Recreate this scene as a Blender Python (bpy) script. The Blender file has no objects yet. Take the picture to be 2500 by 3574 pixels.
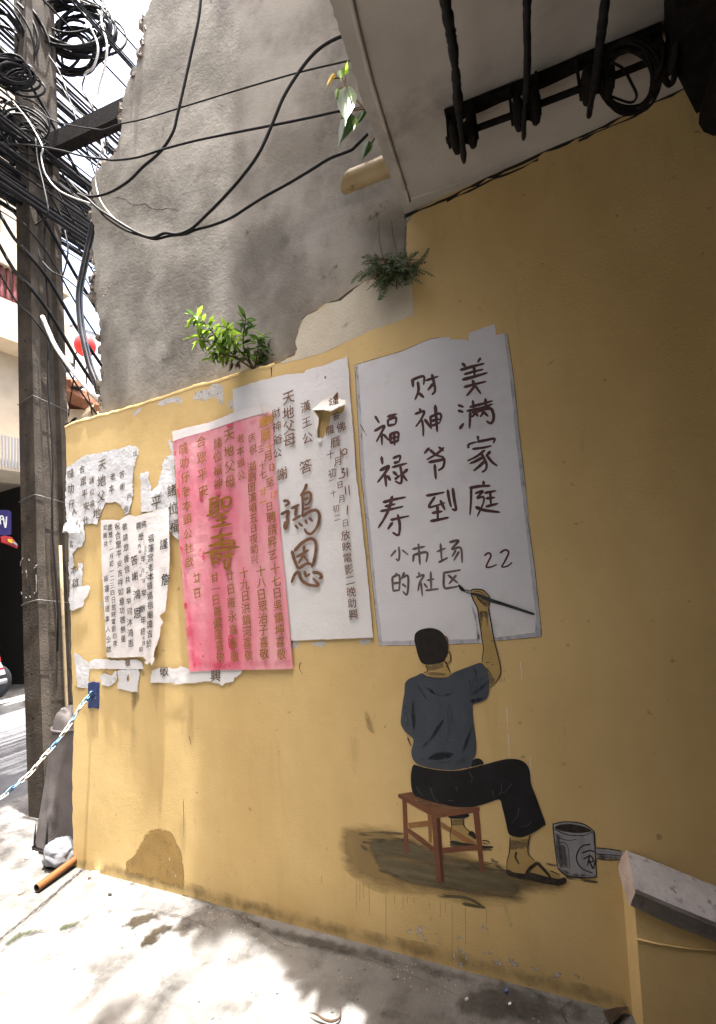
import bpy, math, random
from mathutils import Vector, Matrix, noise as mnoise
from mathutils.geometry import delaunay_2d_cdt, tessellate_polygon

random.seed(7)
scene = bpy.context.scene
COL = scene.collection

# ---------------------------------------------------------------- camera, sky, sun, exposure
CX, CY, F = 1250.0, 1787.0, 1640.0          # the photograph's centre and focal length, in its own pixels
RIGHT = Vector((0.89279, 0.43826, -0.10418))
DOWN = Vector((-0.15106, 0.07339, -0.98580))
FWD = Vector((-0.42438, 0.89585, 0.13173))
EYE = Vector((0.0, -1.937, 1.55))
cam_data = bpy.data.cameras.new('camera')
cam = bpy.data.objects.new('camera', cam_data)
COL.objects.link(cam)
cam.matrix_world = Matrix(((RIGHT.x, -DOWN.x, -FWD.x, EYE.x), (RIGHT.y, -DOWN.y, -FWD.y, EYE.y),
                           (RIGHT.z, -DOWN.z, -FWD.z, EYE.z), (0, 0, 0, 1)))
cam_data.sensor_fit = 'VERTICAL'
cam_data.sensor_height = 36.0
cam_data.lens = F / 3574 * 36
cam_data.clip_start = 0.02
cam_data.clip_end = 600
scene.camera = cam

SUN_DIR = Vector((-0.141, 0.032, -1.0)).normalized()       # the way the light travels
EL = math.asin(-SUN_DIR.z)
world = bpy.data.worlds.new('World')
scene.world = world
world.use_nodes = True
wn = world.node_tree
bg = wn.nodes['Background']
sky = wn.nodes.new('ShaderNodeTexSky')
sky.sky_type = 'NISHITA'
sky.sun_disc = False
sky.sun_elevation = EL
sky.sun_rotation = math.atan2(-SUN_DIR.x, -SUN_DIR.y)
sky.air_density = 1.0
sky.dust_density = 9.0
sky.ozone_density = 1.0
wn.links.new(sky.outputs[0], bg.inputs[0])
bg.inputs[1].default_value = 0.125
sun_data = bpy.data.lights.new('sun', 'SUN')
sun_data.energy = 3.9
sun_data.angle = math.radians(0.53)
sun_data.color = (1.0, 0.975, 0.94)
sun = bpy.data.objects.new('sun', sun_data)
sun.rotation_euler = SUN_DIR.to_track_quat('-Z', 'Y').to_euler()
sun.location = (3, -3, 14)
COL.objects.link(sun)
scene.view_settings.view_transform = 'Standard'
scene.view_settings.look = 'None'
scene.view_settings.gamma = 1
scene.view_settings.use_curve_mapping = False
scene.view_settings.exposure = 2.76
scene.render.engine = 'CYCLES'
scene.cycles.max_bounces = 8
scene.cycles.diffuse_bounces = 5
scene.cycles.transparent_max_bounces = 16
scene.cycles.use_denoising = True

# ---------------------------------------------------------------- geometry helpers
def ray(px, py):
    return RIGHT * (px - CX) + DOWN * (py - CY) + FWD * F

def P(px, py, Y=None, Z=None, X=None):
    """The point of the place seen at a pixel of the photograph, on a wall plane, at a height, or on a cross plane."""
    d = ray(px, py)
    if Y is not None: t = (Y - EYE.y) / d.y
    elif Z is not None: t = (Z - EYE.z) / d.z
    else: t = (X - EYE.x) / d.x
    return EYE + d * t

def crop(x0, y0, s, pts):
    return [(x0 + x * s, y0 + y * s) for x, y in pts]

def A(*pts): return crop(200, 1400, .4572, pts)
def B(*pts): return crop(560, 1250, .2830, pts)
def C(*pts): return crop(600, 1850, .2864, pts)
def Dd(*pts): return crop(920, 1220, .2491, pts)
def E_(*pts): return crop(950, 1650, .2831, pts)
def F_(*pts): return crop(1230, 1120, .4359, pts)
def G(*pts): return crop(1230, 1650, .4359, pts)
def H(*pts): return crop(1330, 2030, .4047, pts)
def I(*pts): return crop(1230, 2600, .6227, pts)
def J(*pts): return crop(1100, 200, .3922, pts)
def K(*pts): return crop(600, 1000, .5604, pts)
def Q1(*pts): return crop(0, 0, .7783, pts)
def Q2(*pts): return crop(1250, 0, .7783, pts)
def Q3(*pts): return crop(0, 800, .4359, pts)
def Q4(*pts): return crop(0, 1700, .4359, pts)
def Q5(*pts): return crop(0, 2500, .4679, pts)
def Q6(*pts): return crop(2000, 2850, .3153, pts)
def Q7(*pts): return crop(600, 3000, .934, pts)

ORIGIN = {}
def tag(o, label=None, cat=None, group=None, kind=None):
    if label: o['label'] = label
    if cat: o['category'] = cat
    if group: o['group'] = group
    if kind: o['kind'] = kind
    return o

def thing(name, loc, label, cat, group=None):
    o = bpy.data.objects.new(name, None)
    o.empty_display_size = .1
    COL.objects.link(o)
    o.location = loc
    ORIGIN[o.name] = Vector(loc)
    return tag(o, label, cat, group)

def mesh(name, verts, faces, mat, parent=None, smooth=False, mats=None, mi=None):
    verts = [Vector(v) for v in verts]
    if parent is not None:
        org = ORIGIN[parent.name]
    else:
        xs = [v.x for v in verts]; ys = [v.y for v in verts]; zs = [v.z for v in verts]
        org = Vector(((min(xs) + max(xs)) / 2, (min(ys) + max(ys)) / 2, min(zs)))
    me = bpy.data.meshes.new(name)
    me.from_pydata([v - org for v in verts], [], faces)
    for m in (mats or [mat]): me.materials.append(m)
    if mi: me.polygons.foreach_set('material_index', mi)
    if smooth: me.polygons.foreach_set('use_smooth', [True] * len(faces))
    me.validate(); me.update()
    o = bpy.data.objects.new(name, me)
    COL.objects.link(o)
    if parent is not None: o.parent = parent
    else: o.location = org
    ORIGIN[o.name] = org
    return o

class MB:
    def __init__(s): s.v = []; s.f = []
    def add(s, v, f):
        n = len(s.v); s.v += [Vector(q) for q in v]; s.f += [tuple(i + n for i in q) for q in f]
    def box(s, a, b, jit=0):
        x0, y0, z0 = a; x1, y1, z1 = b
        v = [(x0,y0,z0),(x1,y0,z0),(x1,y1,z0),(x0,y1,z0),(x0,y0,z1),(x1,y0,z1),(x1,y1,z1),(x0,y1,z1)]
        if jit: v = [tuple(c + random.uniform(-jit, jit) for c in q) for q in v]
        s.add(v, [(0,3,2,1),(4,5,6,7),(0,1,5,4),(1,2,6,5),(2,3,7,6),(3,0,4,7)])
    def hexa(s, v):
        s.add(v, [(0,3,2,1),(4,5,6,7),(0,1,5,4),(1,2,6,5),(2,3,7,6),(3,0,4,7)])
    def tube(s, pts, r, n=8, cap=True, r1=None):
        pts = [Vector(p) for p in pts]
        m = len(pts); rings = []; up = None
        for i, p in enumerate(pts):
            t = (pts[min(i + 1, m - 1)] - pts[max(i - 1, 0)])
            if t.length < 1e-9: t = Vector((0, 0, 1))
            t.normalize()
            if up is None:
                up = t.cross(Vector((0, 0, 1)) if abs(t.z) < .9 else Vector((1, 0, 0))).normalized()
            up = (up - t * up.dot(t)).normalized()
            sd = t.cross(up)
            rr = r[i] if isinstance(r, (list, tuple)) else (r if r1 is None else r + (r1 - r) * i / (m - 1))
            rings.append([p + (up * math.cos(2*math.pi*k/n) + sd * math.sin(2*math.pi*k/n)) * rr for k in range(n)])
        v = [q for g in rings for q in g]
        f = [(i*n+k, i*n+(k+1)%n, (i+1)*n+(k+1)%n, (i+1)*n+k) for i in range(m-1) for k in range(n)]
        if cap: f += [tuple(range(n))[::-1], tuple((m-1)*n+k for k in range(n))]
        s.add(v, f)
    def lathe(s, c, axis, prof, n=16):
        axis = Vector(axis).normalized()
        u = axis.cross(Vector((0,0,1)) if abs(axis.z) < .9 else Vector((1,0,0))).normalized(); w = axis.cross(u)
        v = [Vector(c) + axis*h + (u*math.cos(2*math.pi*k/n) + w*math.sin(2*math.pi*k/n))*r for h, r in prof for k in range(n)]
        m = len(prof)
        f = [(i*n+k, i*n+(k+1)%n, (i+1)*n+(k+1)%n, (i+1)*n+k) for i in range(m-1) for k in range(n)]
        f += [tuple(range(n))[::-1], tuple((m-1)*n+k for k in range(n))]
        s.add(v, f)
    def build(s, name, mat, parent=None, smooth=False): return mesh(name, s.v, s.f, mat, parent, smooth)

def smooth_line(pts, k=5, closed=False):
    pts = [Vector(p) for p in pts]
    n = len(pts)
    if n < 3 and not closed:
        return [pts[0].lerp(pts[-1], i / k) for i in range(k + 1)]
    out = []
    for i in range(n if closed else n - 1):
        p0 = pts[(i-1) % n] if closed or i > 0 else pts[0]*2 - pts[1]
        p1 = pts[i]; p2 = pts[(i+1) % n]
        p3 = pts[(i+2) % n] if closed or i + 2 < n else pts[-1]*2 - pts[-2]
        for j in range(k):
            t = j / k
            out.append(.5*((2*p1) + (p2-p0)*t + (2*p0-5*p1+4*p2-p3)*t*t + (3*p1-p0-3*p2+p3)*t**3))
    if not closed: out.append(pts[-1])
    return out

def rough_line(pts, amp, step, closed=True, seed=0):
    """Pixel outline broken up into an irregular torn edge."""
    out = []; n = len(pts)
    rnd = random.Random(seed)
    for i in range(n if closed else n - 1):
        a = Vector(pts[i]); b = Vector(pts[(i+1) % n])
        m = max(1, int((b-a).length / step))
        nrm = Vector((-(b-a).y, (b-a).x)); nrm = nrm.normalized() if nrm.length else nrm
        for j in range(m):
            w = 0 if j == 0 else rnd.uniform(-amp, amp)
            out.append(a.lerp(b, j/m) + nrm*w)
    if not closed: out.append(Vector(pts[-1]))
    return out

def unlift(c):
    q = EYE + (c-EYE)*(-EYE.y/(c.y-EYE.y))
    return (q.x, q.z)

def inside(p, poly):
    c = False; n = len(poly); j = n - 1
    for i in range(n):
        a, b = poly[i], poly[j]
        if (a[1] > p[1]) != (b[1] > p[1]) and p[0] < (b[0]-a[0])*(p[1]-a[1])/(b[1]-a[1]) + a[0]: c = not c
        j = i
    return c

# ---------------------------------------------------------------- materials
def srgb(r, g, b):
    f = lambda c: (c/255/12.92) if c/255 <= .04045 else ((c/255+.055)/1.055)**2.4
    return (f(r), f(g), f(b))

def M(name, c1, c2=None, scale=3.0, stretch=(1,1,1), rng=(.35,.65), c3=None, st=(.6,.7), sscale=6.0, sstretch=(1,1,1), samt=1.0,
      c4=None, st4=(.62,.66), sscale4=30.0, bump=0.0, bscale=80.0, bump2=0.0, bscale2=8.0, rough=.85, metal=0.0, spec=.3,
      alpha=None, ascale=20.0, astretch=(1,1,1), amax=1.0, soft=0.0, trans=None):
    m = bpy.data.materials.new(name); m.use_nodes = True
    nt = m.node_tree; L = nt.links.new; N = nt.nodes
    b = N['Principled BSDF']
    b.inputs['Roughness'].default_value = rough
    b.inputs['Metallic'].default_value = metal
    b.inputs['Specular IOR Level'].default_value = spec
    geo = N.new('ShaderNodeNewGeometry')
    def nz(sc, stretch, detail=6, rg=.6):
        mp = N.new('ShaderNodeMapping'); mp.inputs['Scale'].default_value = stretch
        L(geo.outputs['Position'], mp.inputs['Vector'])
        t = N.new('ShaderNodeTexNoise'); t.inputs['Scale'].default_value = sc
        t.inputs['Detail'].default_value = detail; t.inputs['Roughness'].default_value = rg
        L(mp.outputs[0], t.inputs['Vector']); return t.outputs['Fac']
    def rampv(src, lo, hi):
        r = N.new('ShaderNodeMapRange'); r.inputs['From Min'].default_value = lo; r.inputs['From Max'].default_value = hi
        r.interpolation_type = 'SMOOTHSTEP'
        L(src, r.inputs['Value']); return r.outputs[0]
    def mix(fac, a, bcol, amt=1.0):
        x = N.new('ShaderNodeMix'); x.data_type = 'RGBA'
        if amt != 1.0:
            mm = N.new('ShaderNodeMath'); mm.operation = 'MULTIPLY'; mm.inputs[1].default_value = amt
            L(fac, mm.inputs[0]); fac = mm.outputs[0]
        L(fac, x.inputs[0])
        if isinstance(a, tuple): x.inputs[6].default_value = (*a, 1)
        else: L(a, x.inputs[6])
        x.inputs[7].default_value = (*bcol, 1)
        return x.outputs[2]
    col = c1
    if c2 is not None: col = mix(rampv(nz(scale, stretch), *rng), col, c2)
    if c3 is not None: col = mix(rampv(nz(sscale, sstretch, 8, .65), *st), col, c3, samt)
    if c4 is not None: col = mix(rampv(nz(sscale4, (1,1,1), 3), *st4), col, c4)
    if isinstance(col, tuple): b.inputs['Base Color'].default_value = (*col, 1)
    else: L(col, b.inputs['Base Color'])
    prev = None
    for amt, sc in ((bump, bscale), (bump2, bscale2)):
        if amt:
            bp = N.new('ShaderNodeBump'); bp.inputs['Strength'].default_value = 1.0; bp.inputs['Distance'].default_value = amt
            L(nz(sc, (1,1,1), 4), bp.inputs['Height'])
            if prev: L(prev, bp.inputs['Normal'])
            prev = bp.outputs[0]
    if prev: L(prev, b.inputs['Normal'])
    if alpha is not None:
        src = nz(ascale, astretch, 6, .65)
        if soft:
            at = N.new('ShaderNodeAttribute'); at.attribute_name = 'edge'
            e1 = N.new('ShaderNodeMath'); e1.operation = 'MULTIPLY_ADD'; e1.inputs[1].default_value = soft; e1.inputs[2].default_value = -soft
            L(at.outputs['Fac'], e1.inputs[0])
            e2 = N.new('ShaderNodeMath'); e2.operation = 'ADD'; L(src, e2.inputs[0]); L(e1.outputs[0], e2.inputs[1]); src = e2.outputs[0]
        src = rampv(src, *alpha)
        if amax != 1.0:
            e3 = N.new('ShaderNodeMath'); e3.operation = 'MULTIPLY'; e3.inputs[1].default_value = amax; L(src, e3.inputs[0]); src = e3.outputs[0]
        L(src, b.inputs['Alpha'])
    if trans is not None:
        tb = N.new('ShaderNodeBsdfTranslucent'); tb.inputs[0].default_value = (*trans, 1)
        ms = N.new('ShaderNodeMixShader'); ms.inputs[0].default_value = .45
        out = N['Material Output']
        L(b.outputs[0], ms.inputs[1]); L(tb.outputs[0], ms.inputs[2]); L(ms.outputs[0], out.inputs[0])
    return m

YEL = (.71, .525, .238)
MAT = {}
MAT['yellow'] = M('yellow_paint', YEL, (.59, .42, .178), 1.6, (1,1,.7), (.3,.7), c3=(.47, .33, .14), st=(.56, .78), sscale=2.4, sstretch=(2.6,1,.35), samt=.6, c4=(.36, .25, .11), st4=(.66, .76), sscale4=22, bump=.0014, bscale=150, bump2=.003, bscale2=6, rough=.72)
MAT['yellow_dirt'] = M('dirty_yellow_paint', (.40, .27, .10), (.30, .21, .085), 5, (1,1,.5), c3=(.16,.12,.06), st=(.56,.74), sscale=10, bump=.004, bscale=90, rough=.8)
MAT['grey'] = M('bare_grey_render', (.160, .146, .122), (.300, .280, .242), 2.2, (1,1,.9), (.36,.64), c3=(.075, .068, .060), st=(.54, .74), sscale=2.8, sstretch=(1.1,1,.9), samt=.7, c4=(.075,.069,.062), st4=(.66,.80), sscale4=8, bump=.002, bscale=70, bump2=.006, bscale2=5, rough=.92)
MAT['grey_edge'] = M('crumbling_brick_mortar', (.30, .25, .20), (.14, .12, .105), 14, (1,1,1), (.4,.6), c3=(.30,.17,.11), st=(.6,.66), sscale=9, bump=.02, bscale=40, rough=.95)
MAT['primer'] = M('cream_primer', (.58, .53, .42), (.50, .45, .35), 5, c3=(.25,.23,.19), st=(.60,.72), sscale=9, c4=(.2,.18,.15), st4=(.69,.73), sscale4=40, bump=.003, bscale=80, rough=.8)
MAT['soffit'] = M('pale_soffit_render', (.46, .425, .385), (.37, .345, .31), 2.2, c3=(.22,.20,.18), st=(.54,.76), sscale=3.0, samt=.75, bump=.0015, bscale=90, rough=.9)
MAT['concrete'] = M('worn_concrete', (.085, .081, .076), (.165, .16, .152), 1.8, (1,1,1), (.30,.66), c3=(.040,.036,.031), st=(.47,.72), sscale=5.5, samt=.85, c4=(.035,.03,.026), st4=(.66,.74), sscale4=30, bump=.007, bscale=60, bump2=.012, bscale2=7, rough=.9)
MAT['concrete_wet'] = M('damp_concrete', (.022, .017, .011), (.036, .029, .02), 12, bump=.003, bscale=70, rough=.35, alpha=(.10,.36), ascale=26, soft=.42, amax=.9)
MAT['gutter'] = M('dark_gutter_dirt', (.045, .041, .035), (.08,.073,.063), 12, c3=(.025,.022,.019), st=(.52,.66), sscale=24, bump=.010, bscale=60, rough=.95, alpha=(.16,.5), ascale=9, soft=.45, amax=.75)
MAT['tint'] = M('rusty_tint', (.16,.115,.06), (.19,.145,.09), 8, rough=.95, alpha=(.15,.6), ascale=10, soft=.4, amax=.6)
MAT['tint_grey'] = M('grey_dirt_film', (.05,.045,.04), (.07,.064,.058), 8, rough=.95, alpha=(.22,.62), ascale=12, soft=.4, amax=.6)
MAT['moss'] = M('green_moss', (.022, .030, .010), (.045, .047, .022), 40, bump=.006, bscale=120, rough=1, alpha=(.30,.56), ascale=24, soft=.30, amax=.8)
MAT['asphalt'] = M('grey_asphalt', (.075, .075, .08), (.105, .105, .11), 4, c3=(.05,.05,.05), st=(.55,.7), sscale=1.5, bump=.006, bscale=160, rough=.9)
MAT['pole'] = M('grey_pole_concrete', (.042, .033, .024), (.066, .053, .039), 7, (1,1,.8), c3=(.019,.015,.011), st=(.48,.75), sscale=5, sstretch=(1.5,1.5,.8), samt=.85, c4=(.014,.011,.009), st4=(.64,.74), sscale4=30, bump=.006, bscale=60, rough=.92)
MAT['chalk'] = M('chalk_smear', (.30,.29,.27), (.18,.17,.155), 40, rough=.9)
MAT['conduit'] = M('dirty_conduit', (.21,.16,.09), (.26,.2,.12), 8, c3=(.09,.07,.045), st=(.5,.7), sscale=10, rough=.6)
MAT['pole_hole'] = M('dark_hole', (.02, .018, .016), rough=1)
MAT['black'] = M('black_rubber', (.006, .006, .0065), (.011,.011,.012), 20, rough=.6, spec=.2)
MAT['iron'] = M('blackened_iron', (.006, .0055, .005), (.014,.011,.009), 30, c3=(.02,.011,.008), st=(.64,.72), sscale=25, bump=.002, bscale=120, rough=.9, spec=.15)
MAT['steel_wire'] = M('grey_wire', (.12, .12, .125), rough=.5, metal=.3)
MAT['sheathed'] = M('dark_glossy_cable', (.035,.036,.04), (.05,.05,.055), 10, rough=.22, spec=.8)
MAT['white_hose'] = M('pale_plastic_sleeve', (.5, .48, .45), (.62,.60,.57), 10, c3=(.2,.19,.18), st=(.55,.7), sscale=14, rough=.5)
MAT['pvc_cream'] = M('cream_plastic_pipe', (.34, .25, .125), (.40,.30,.165), 6, c3=(.10,.07,.04), st=(.54,.72), sscale=14, rough=.45)
MAT['pvc_inner'] = M('pipe_inside', (.05,.04,.03), rough=.9)
MAT['pvc_orange'] = M('rust_orange_pipe', (.16, .060, .016), (.12,.045,.014), 9, (1,1,1), c3=(.06,.03,.014), st=(.6,.74), sscale=12, rough=.5)
MAT['paper'] = M('white_paper', (.76, .76, .77), (.70,.70,.715), 4, c3=(.50,.50,.51), st=(.62,.78), sscale=7, samt=.5, bump=.0012, bscale=60, bump2=.0022, bscale2=9, rough=.8)
MAT['paper_grey'] = M('old_grey_paper', (.60, .61, .625), (.70,.705,.72), 7, c3=(.28,.28,.28), st=(.58,.72), sscale=16, samt=.8, bump=.002, bscale=60, bump2=.003, bscale2=12, rough=.9)
MAT['paper_pinkish'] = M('pinkish_white_paper', (.74, .70, .69), (.78,.755,.75), 5, bump=.001, bscale=60, bump2=.0022, bscale2=9, rough=.8)
MAT['paper_dirty'] = M('paper_scraps', (.50,.49,.47), (.60,.59,.58), 20, c3=(.12,.11,.10), st=(.58,.66), sscale=40, bump=.003, bscale=90, rough=.9, alpha=(.36,.44), ascale=30)
MAT['pink'] = M('washed_pink_paper', (.79, .39, .43), (.73,.20,.275), 2.4, (1.3,1,.55), (.36,.64), c3=(.68,.07,.15), st=(.58,.78), sscale=3.2, sstretch=(2.6,1,.6), samt=.7, bump=.001, bscale=50, bump2=.003, bscale2=9, rough=.75)
MAT['dye_wash'] = M('strong_pink_dye', (.66,.045,.13), (.70,.12,.21), 9, (2,1,.6), rough=.75, alpha=(.12,.62), ascale=6, astretch=(2,1,.6), soft=.42, amax=.6)
MAT['red_spot'] = M('red_dye_stain', (.62, .06, .11), (.66,.12,.17), 18, rough=.8, alpha=(.40,.55), ascale=26)
MAT['gold'] = M('gold_brown_ink', (.33, .165, .02), (.24,.11,.016), 30, rough=.6)
MAT['gold_bright'] = M('bright_gold_ink', (.60, .33, .025), (.48,.25,.02), 40, rough=.6)
MAT['brown'] = M('brown_ink', (.21, .11, .068), (.13,.066,.043), 22, rough=.7)
MAT['olive'] = M('faded_brown_ink', (.15, .105, .06), (.09,.062,.04), 26, rough=.8)
MAT['ink'] = M('black_ink', (.012, .012, .013), rough=.6)
MAT['sheet_paint'] = M('grey_white_wall_paint', (.64, .645, .685), (.71,.715,.745), 2.6, c3=(.50,.475,.44), st=(.52,.74), sscale=3.4, samt=.75, bump=.0018, bscale=130, bump2=.002, bscale2=8, rough=.8)
MAT['sheet_edge'] = M('bluish_white_edge_paint', (.42,.43,.49), (.50,.50,.54), 9, (1,1,.3), bump=.0035, bscale=95, rough=.8, alpha=(.30,.5), ascale=14, astretch=(2,1,.5))
MAT['plum'] = M('plum_brush_paint', (.065, .033, .034), (.10,.05,.047), 26, (1.5,1,.8), bump=.003, bscale=95, rough=.75)
MAT['plum_dry'] = M('dry_plum_brush_paint', (.085, .05, .05), (.12,.075,.07), 26, bump=.003, bscale=95, rough=.8, alpha=(.30,.42), ascale=90, astretch=(1,1,1))
MAT['grey_ink'] = M('grey_brush_paint', (.115, .085, .08), (.18,.145,.135), 26, (1.5,1,.8), bump=.003, bscale=95, rough=.8)
pb = dict(bump=.002, bscale=110, bump2=.002, bscale2=7)
MAT['hair'] = M('painted_black_hair', (.010,.009,.008), (.020,.017,.013), 25, rough=.75, **pb)
MAT['shirt'] = M('painted_slate_shirt', (.050,.062,.078), (.070,.084,.103), 7, (1.6,1,.6), (.3,.7), rough=.8, **pb)
MAT['shirt_dark'] = M('painted_shirt_folds', (.012,.016,.022), (.02,.026,.034), 9, rough=.8, alpha=(.0,.40), ascale=16, astretch=(2,1,.7), soft=.40, amax=.9, bump=.002, bscale=95)
MAT['shirt_light'] = M('painted_shirt_sheen', (.085,.105,.13), (.07,.088,.11), 9, rough=.8, alpha=(.1,.55), ascale=14, astretch=(2,1,.5), soft=.42, amax=.9, bump=.002, bscale=95)
MAT['crease'] = M('painted_crease_line', (.06,.07,.08), rough=.8)
MAT['leg_dark'] = M('painted_dark_wood', (.075,.028,.016), rough=.8)
MAT['trouser'] = M('painted_black_trousers', (.0075,.0075,.0085), (.013,.013,.015), 10, rough=.75, **pb)
MAT['skin'] = M('painted_yellow_skin', (.44,.31,.115), (.40,.275,.10), 12, rough=.75, **pb)
MAT['skin_shade'] = M('painted_skin_wash', (.16,.115,.055), (.22,.16,.075), 22, (1,1,3), rough=.8, alpha=(.34,.52), ascale=34, astretch=(.6,1,3), bump=.003, bscale=95)
MAT['line'] = M('painted_dark_outline', (.018,.014,.012), (.05,.04,.03), 40, rough=.8, bump=.003, bscale=95)
MAT['wood'] = M('painted_red_brown_wood', (.205,.085,.043), (.16,.062,.033), 12, (1,1,1), rough=.75, **pb)
MAT['wood_top'] = M('painted_seat_brown', (.21,.095,.045), (.16,.068,.034), 10, rough=.75, **pb)
MAT['wood_light'] = M('painted_ochre_wood', (.33,.165,.065), (.27,.13,.05), 14, rough=.75, **pb)
MAT['ground_paint'] = M('painted_dark_wash', (.20,.17,.105), (.13,.108,.065), 9, (.4,1,4), (.35,.65), rough=.85, alpha=(.24,.56), ascale=9, astretch=(.35,1,5), soft=.40, amax=.88, bump=.002, bscale=110)
MAT['ground_paint_thin'] = M('painted_thin_wash', (.33,.235,.10), (.28,.20,.09), 8, rough=.85, alpha=(.05,.5), ascale=6, astretch=(.5,1,2), soft=.4, amax=.7, bump=.0035, bscale=95)
MAT['streak'] = M('painted_dry_streak', (.14,.115,.066), (.10,.08,.046), 12, rough=.85, alpha=(.40,.56), ascale=14, astretch=(.4,1,4))
MAT['can'] = M('painted_grey_tin', (.36,.36,.38), (.27,.27,.285), 12, (2.5,1,.4), rough=.75, **pb)
MAT['can_dark'] = M('painted_tin_shade', (.075,.07,.072), (.12,.115,.115), 20, (3,1,.5), rough=.8, alpha=(.15,.5), ascale=18, astretch=(2,1,.5), soft=.3, amax=.85, bump=.003, bscale=95)
MAT['brush_blue'] = M('painted_dark_brush_handle', (.022,.025,.030), (.045,.05,.056), 14, (.7,1,3), rough=.75, **pb)
MAT['stain'] = M('brown_water_stain', (.37, .235, .070), (.31,.195,.058), 6, c3=(.23,.14,.045), st=(.50,.72), sscale=14, bump=.002, bscale=110, rough=.55, alpha=(.0,.28), ascale=14, soft=.36, amax=.95)
MAT['crack_and_shadow'] = M('dark_crack_and_shadow', (.03,.026,.022), rough=1)
MAT['scuff'] = M('pale_scuffs', (.52,.49,.44), (.60,.57,.52), 20, rough=.9, alpha=(.52,.60), ascale=26)
MAT['dirt'] = M('dark_scuffs', (.22,.165,.085), (.14,.11,.065), 8, rough=.95, alpha=(.05,.62), ascale=11, astretch=(1.0,1,.8), soft=.35, amax=.6)
MAT['touch_a'] = M('paler_touch_up', (.70,.53,.26), rough=.7, alpha=(.15,.62), ascale=3, soft=.45, amax=.22, bump=.0014, bscale=160)
MAT['touch_b'] = M('darker_old_coat', (.52,.365,.15), rough=.75, alpha=(.2,.66), ascale=3, soft=.5, amax=.16, bump=.002, bscale=115)
MAT['grime_shade'] = M('faint_grime_and_shade', (.27,.195,.09), (.22,.16,.08), 8, rough=.9, alpha=(.15,.7), ascale=12, astretch=(2,1,.4), soft=.35, amax=.16)  # wall runs, and the painted shade under the soffit
MAT['drip'] = M('thin_drips', (.42,.30,.13), rough=.9)
MAT['blue'] = M('blue_enamel', (.012,.028,.11), (.02,.045,.15), 25, c3=(.35,.27,.12), st=(.64,.68), sscale=26, rough=.45, spec=.5)
MAT['chain_pale'] = M('pale_galvanised_link', (.42,.41,.33), (.36,.37,.34), 30, rough=.4, metal=.3)
MAT['chain_blue'] = M('blue_painted_link', (.05,.13,.22), (.12,.22,.30), 30, rough=.4, metal=.2)
MAT['bollard'] = M('grey_plastic_sheath', (.092,.081,.079), (.125,.112,.11), 6, c3=(.055,.048,.046), st=(.55,.72), sscale=9, sstretch=(1,1,.4), bump=.002, bscale=70, rough=.75)
MAT['white_wall'] = M('white_house_paint', (.50,.43,.33), (.42,.36,.27), 2, rough=.8)
MAT['white_far'] = M('far_white_render', (.78,.75,.71), (.7,.68,.64), 1.2, rough=.85)
MAT['maroon'] = M('maroon_paint', (.16,.035,.04), rough=.6)
MAT['dark_room'] = M('dark_shop_wall', (.03,.028,.026), rough=.9)
MAT['roof_tile'] = M('terracotta_roof', (.36,.17,.09), (.28,.12,.07), 14, bump=.02, bscale=14, rough=.85)
MAT['grey_roof'] = M('grey_tin_roof', (.22,.21,.21), (.3,.29,.29), 3, (8,1,1), rough=.6)
MAT['tan'] = M('tan_house_render', (.50,.40,.26), (.42,.33,.21), 3, rough=.85)
MAT['red'] = M('bright_red_fabric', (.62,.035,.03), rough=.6)
MAT['purple'] = M('purple_sign', (.03,.02,.13), rough=.5)
MAT['white'] = M('white_paint', (.75,.75,.75), rough=.6)
MAT['yellow_cloth'] = M('yellow_cloth', (.75,.52,.05), (.65,.42,.04), 5, rough=.8)
MAT['bag'] = M('cloudy_plastic', (.24,.245,.26), (.36,.37,.395), 7, rough=.18, spec=.7, trans=(.26,.26,.28))
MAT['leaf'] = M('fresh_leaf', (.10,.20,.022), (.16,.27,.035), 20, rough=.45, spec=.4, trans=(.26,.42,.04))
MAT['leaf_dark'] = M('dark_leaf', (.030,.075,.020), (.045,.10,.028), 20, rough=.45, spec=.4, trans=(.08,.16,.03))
MAT['leaf_yellow'] = M('yellowing_leaf', (.42,.40,.05), (.5,.2,.03), 30, rough=.5, trans=(.5,.45,.05))
MAT['fern'] = M('dusty_fern', (.055,.095,.03), (.08,.115,.045), 18, rough=.6, trans=(.12,.19,.05))
MAT['fern_dry'] = M('dry_frond', (.10,.065,.035), (.14,.09,.05), 20, rough=.8)
MAT['stem'] = M('woody_stem', (.09,.06,.035), (.13,.09,.05), 30, rough=.8)
MAT['passage'] = M('unseen_blocker_dark', (.035,.030,.024), (.05,.042,.034), 3, rough=.9)  # dark tone of the unseen added walls, kept low to dim the right side
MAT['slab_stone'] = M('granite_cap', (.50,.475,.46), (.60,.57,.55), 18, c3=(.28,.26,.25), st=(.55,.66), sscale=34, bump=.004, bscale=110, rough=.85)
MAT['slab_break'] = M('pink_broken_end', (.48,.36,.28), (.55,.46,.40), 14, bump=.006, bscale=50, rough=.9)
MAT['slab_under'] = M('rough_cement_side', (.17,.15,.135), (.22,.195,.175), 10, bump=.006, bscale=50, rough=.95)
MAT['dead_leaf'] = M('brown_dead_leaf', (.06,.036,.02), (.035,.022,.013), 30, rough=.8)
MAT['scrap'] = M('broken_shard', (.22,.16,.12), (.30,.25,.20), 20, rough=.85)
MAT['tyre'] = M('tyre_rubber', (.015,.015,.016), rough=.8)
MAT['bike_red'] = M('red_bike_plastic', (.35,.015,.02), rough=.3, spec=.5)
MAT['dull_metal'] = M('dull_metal', (.35,.35,.36), rough=.4, metal=.7)

# ---------------------------------------------------------------- flat work on walls
def wallY(base, disp=None):
    def f(x, z): return base - (disp(x, z) if disp else 0.0)
    return f

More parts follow.
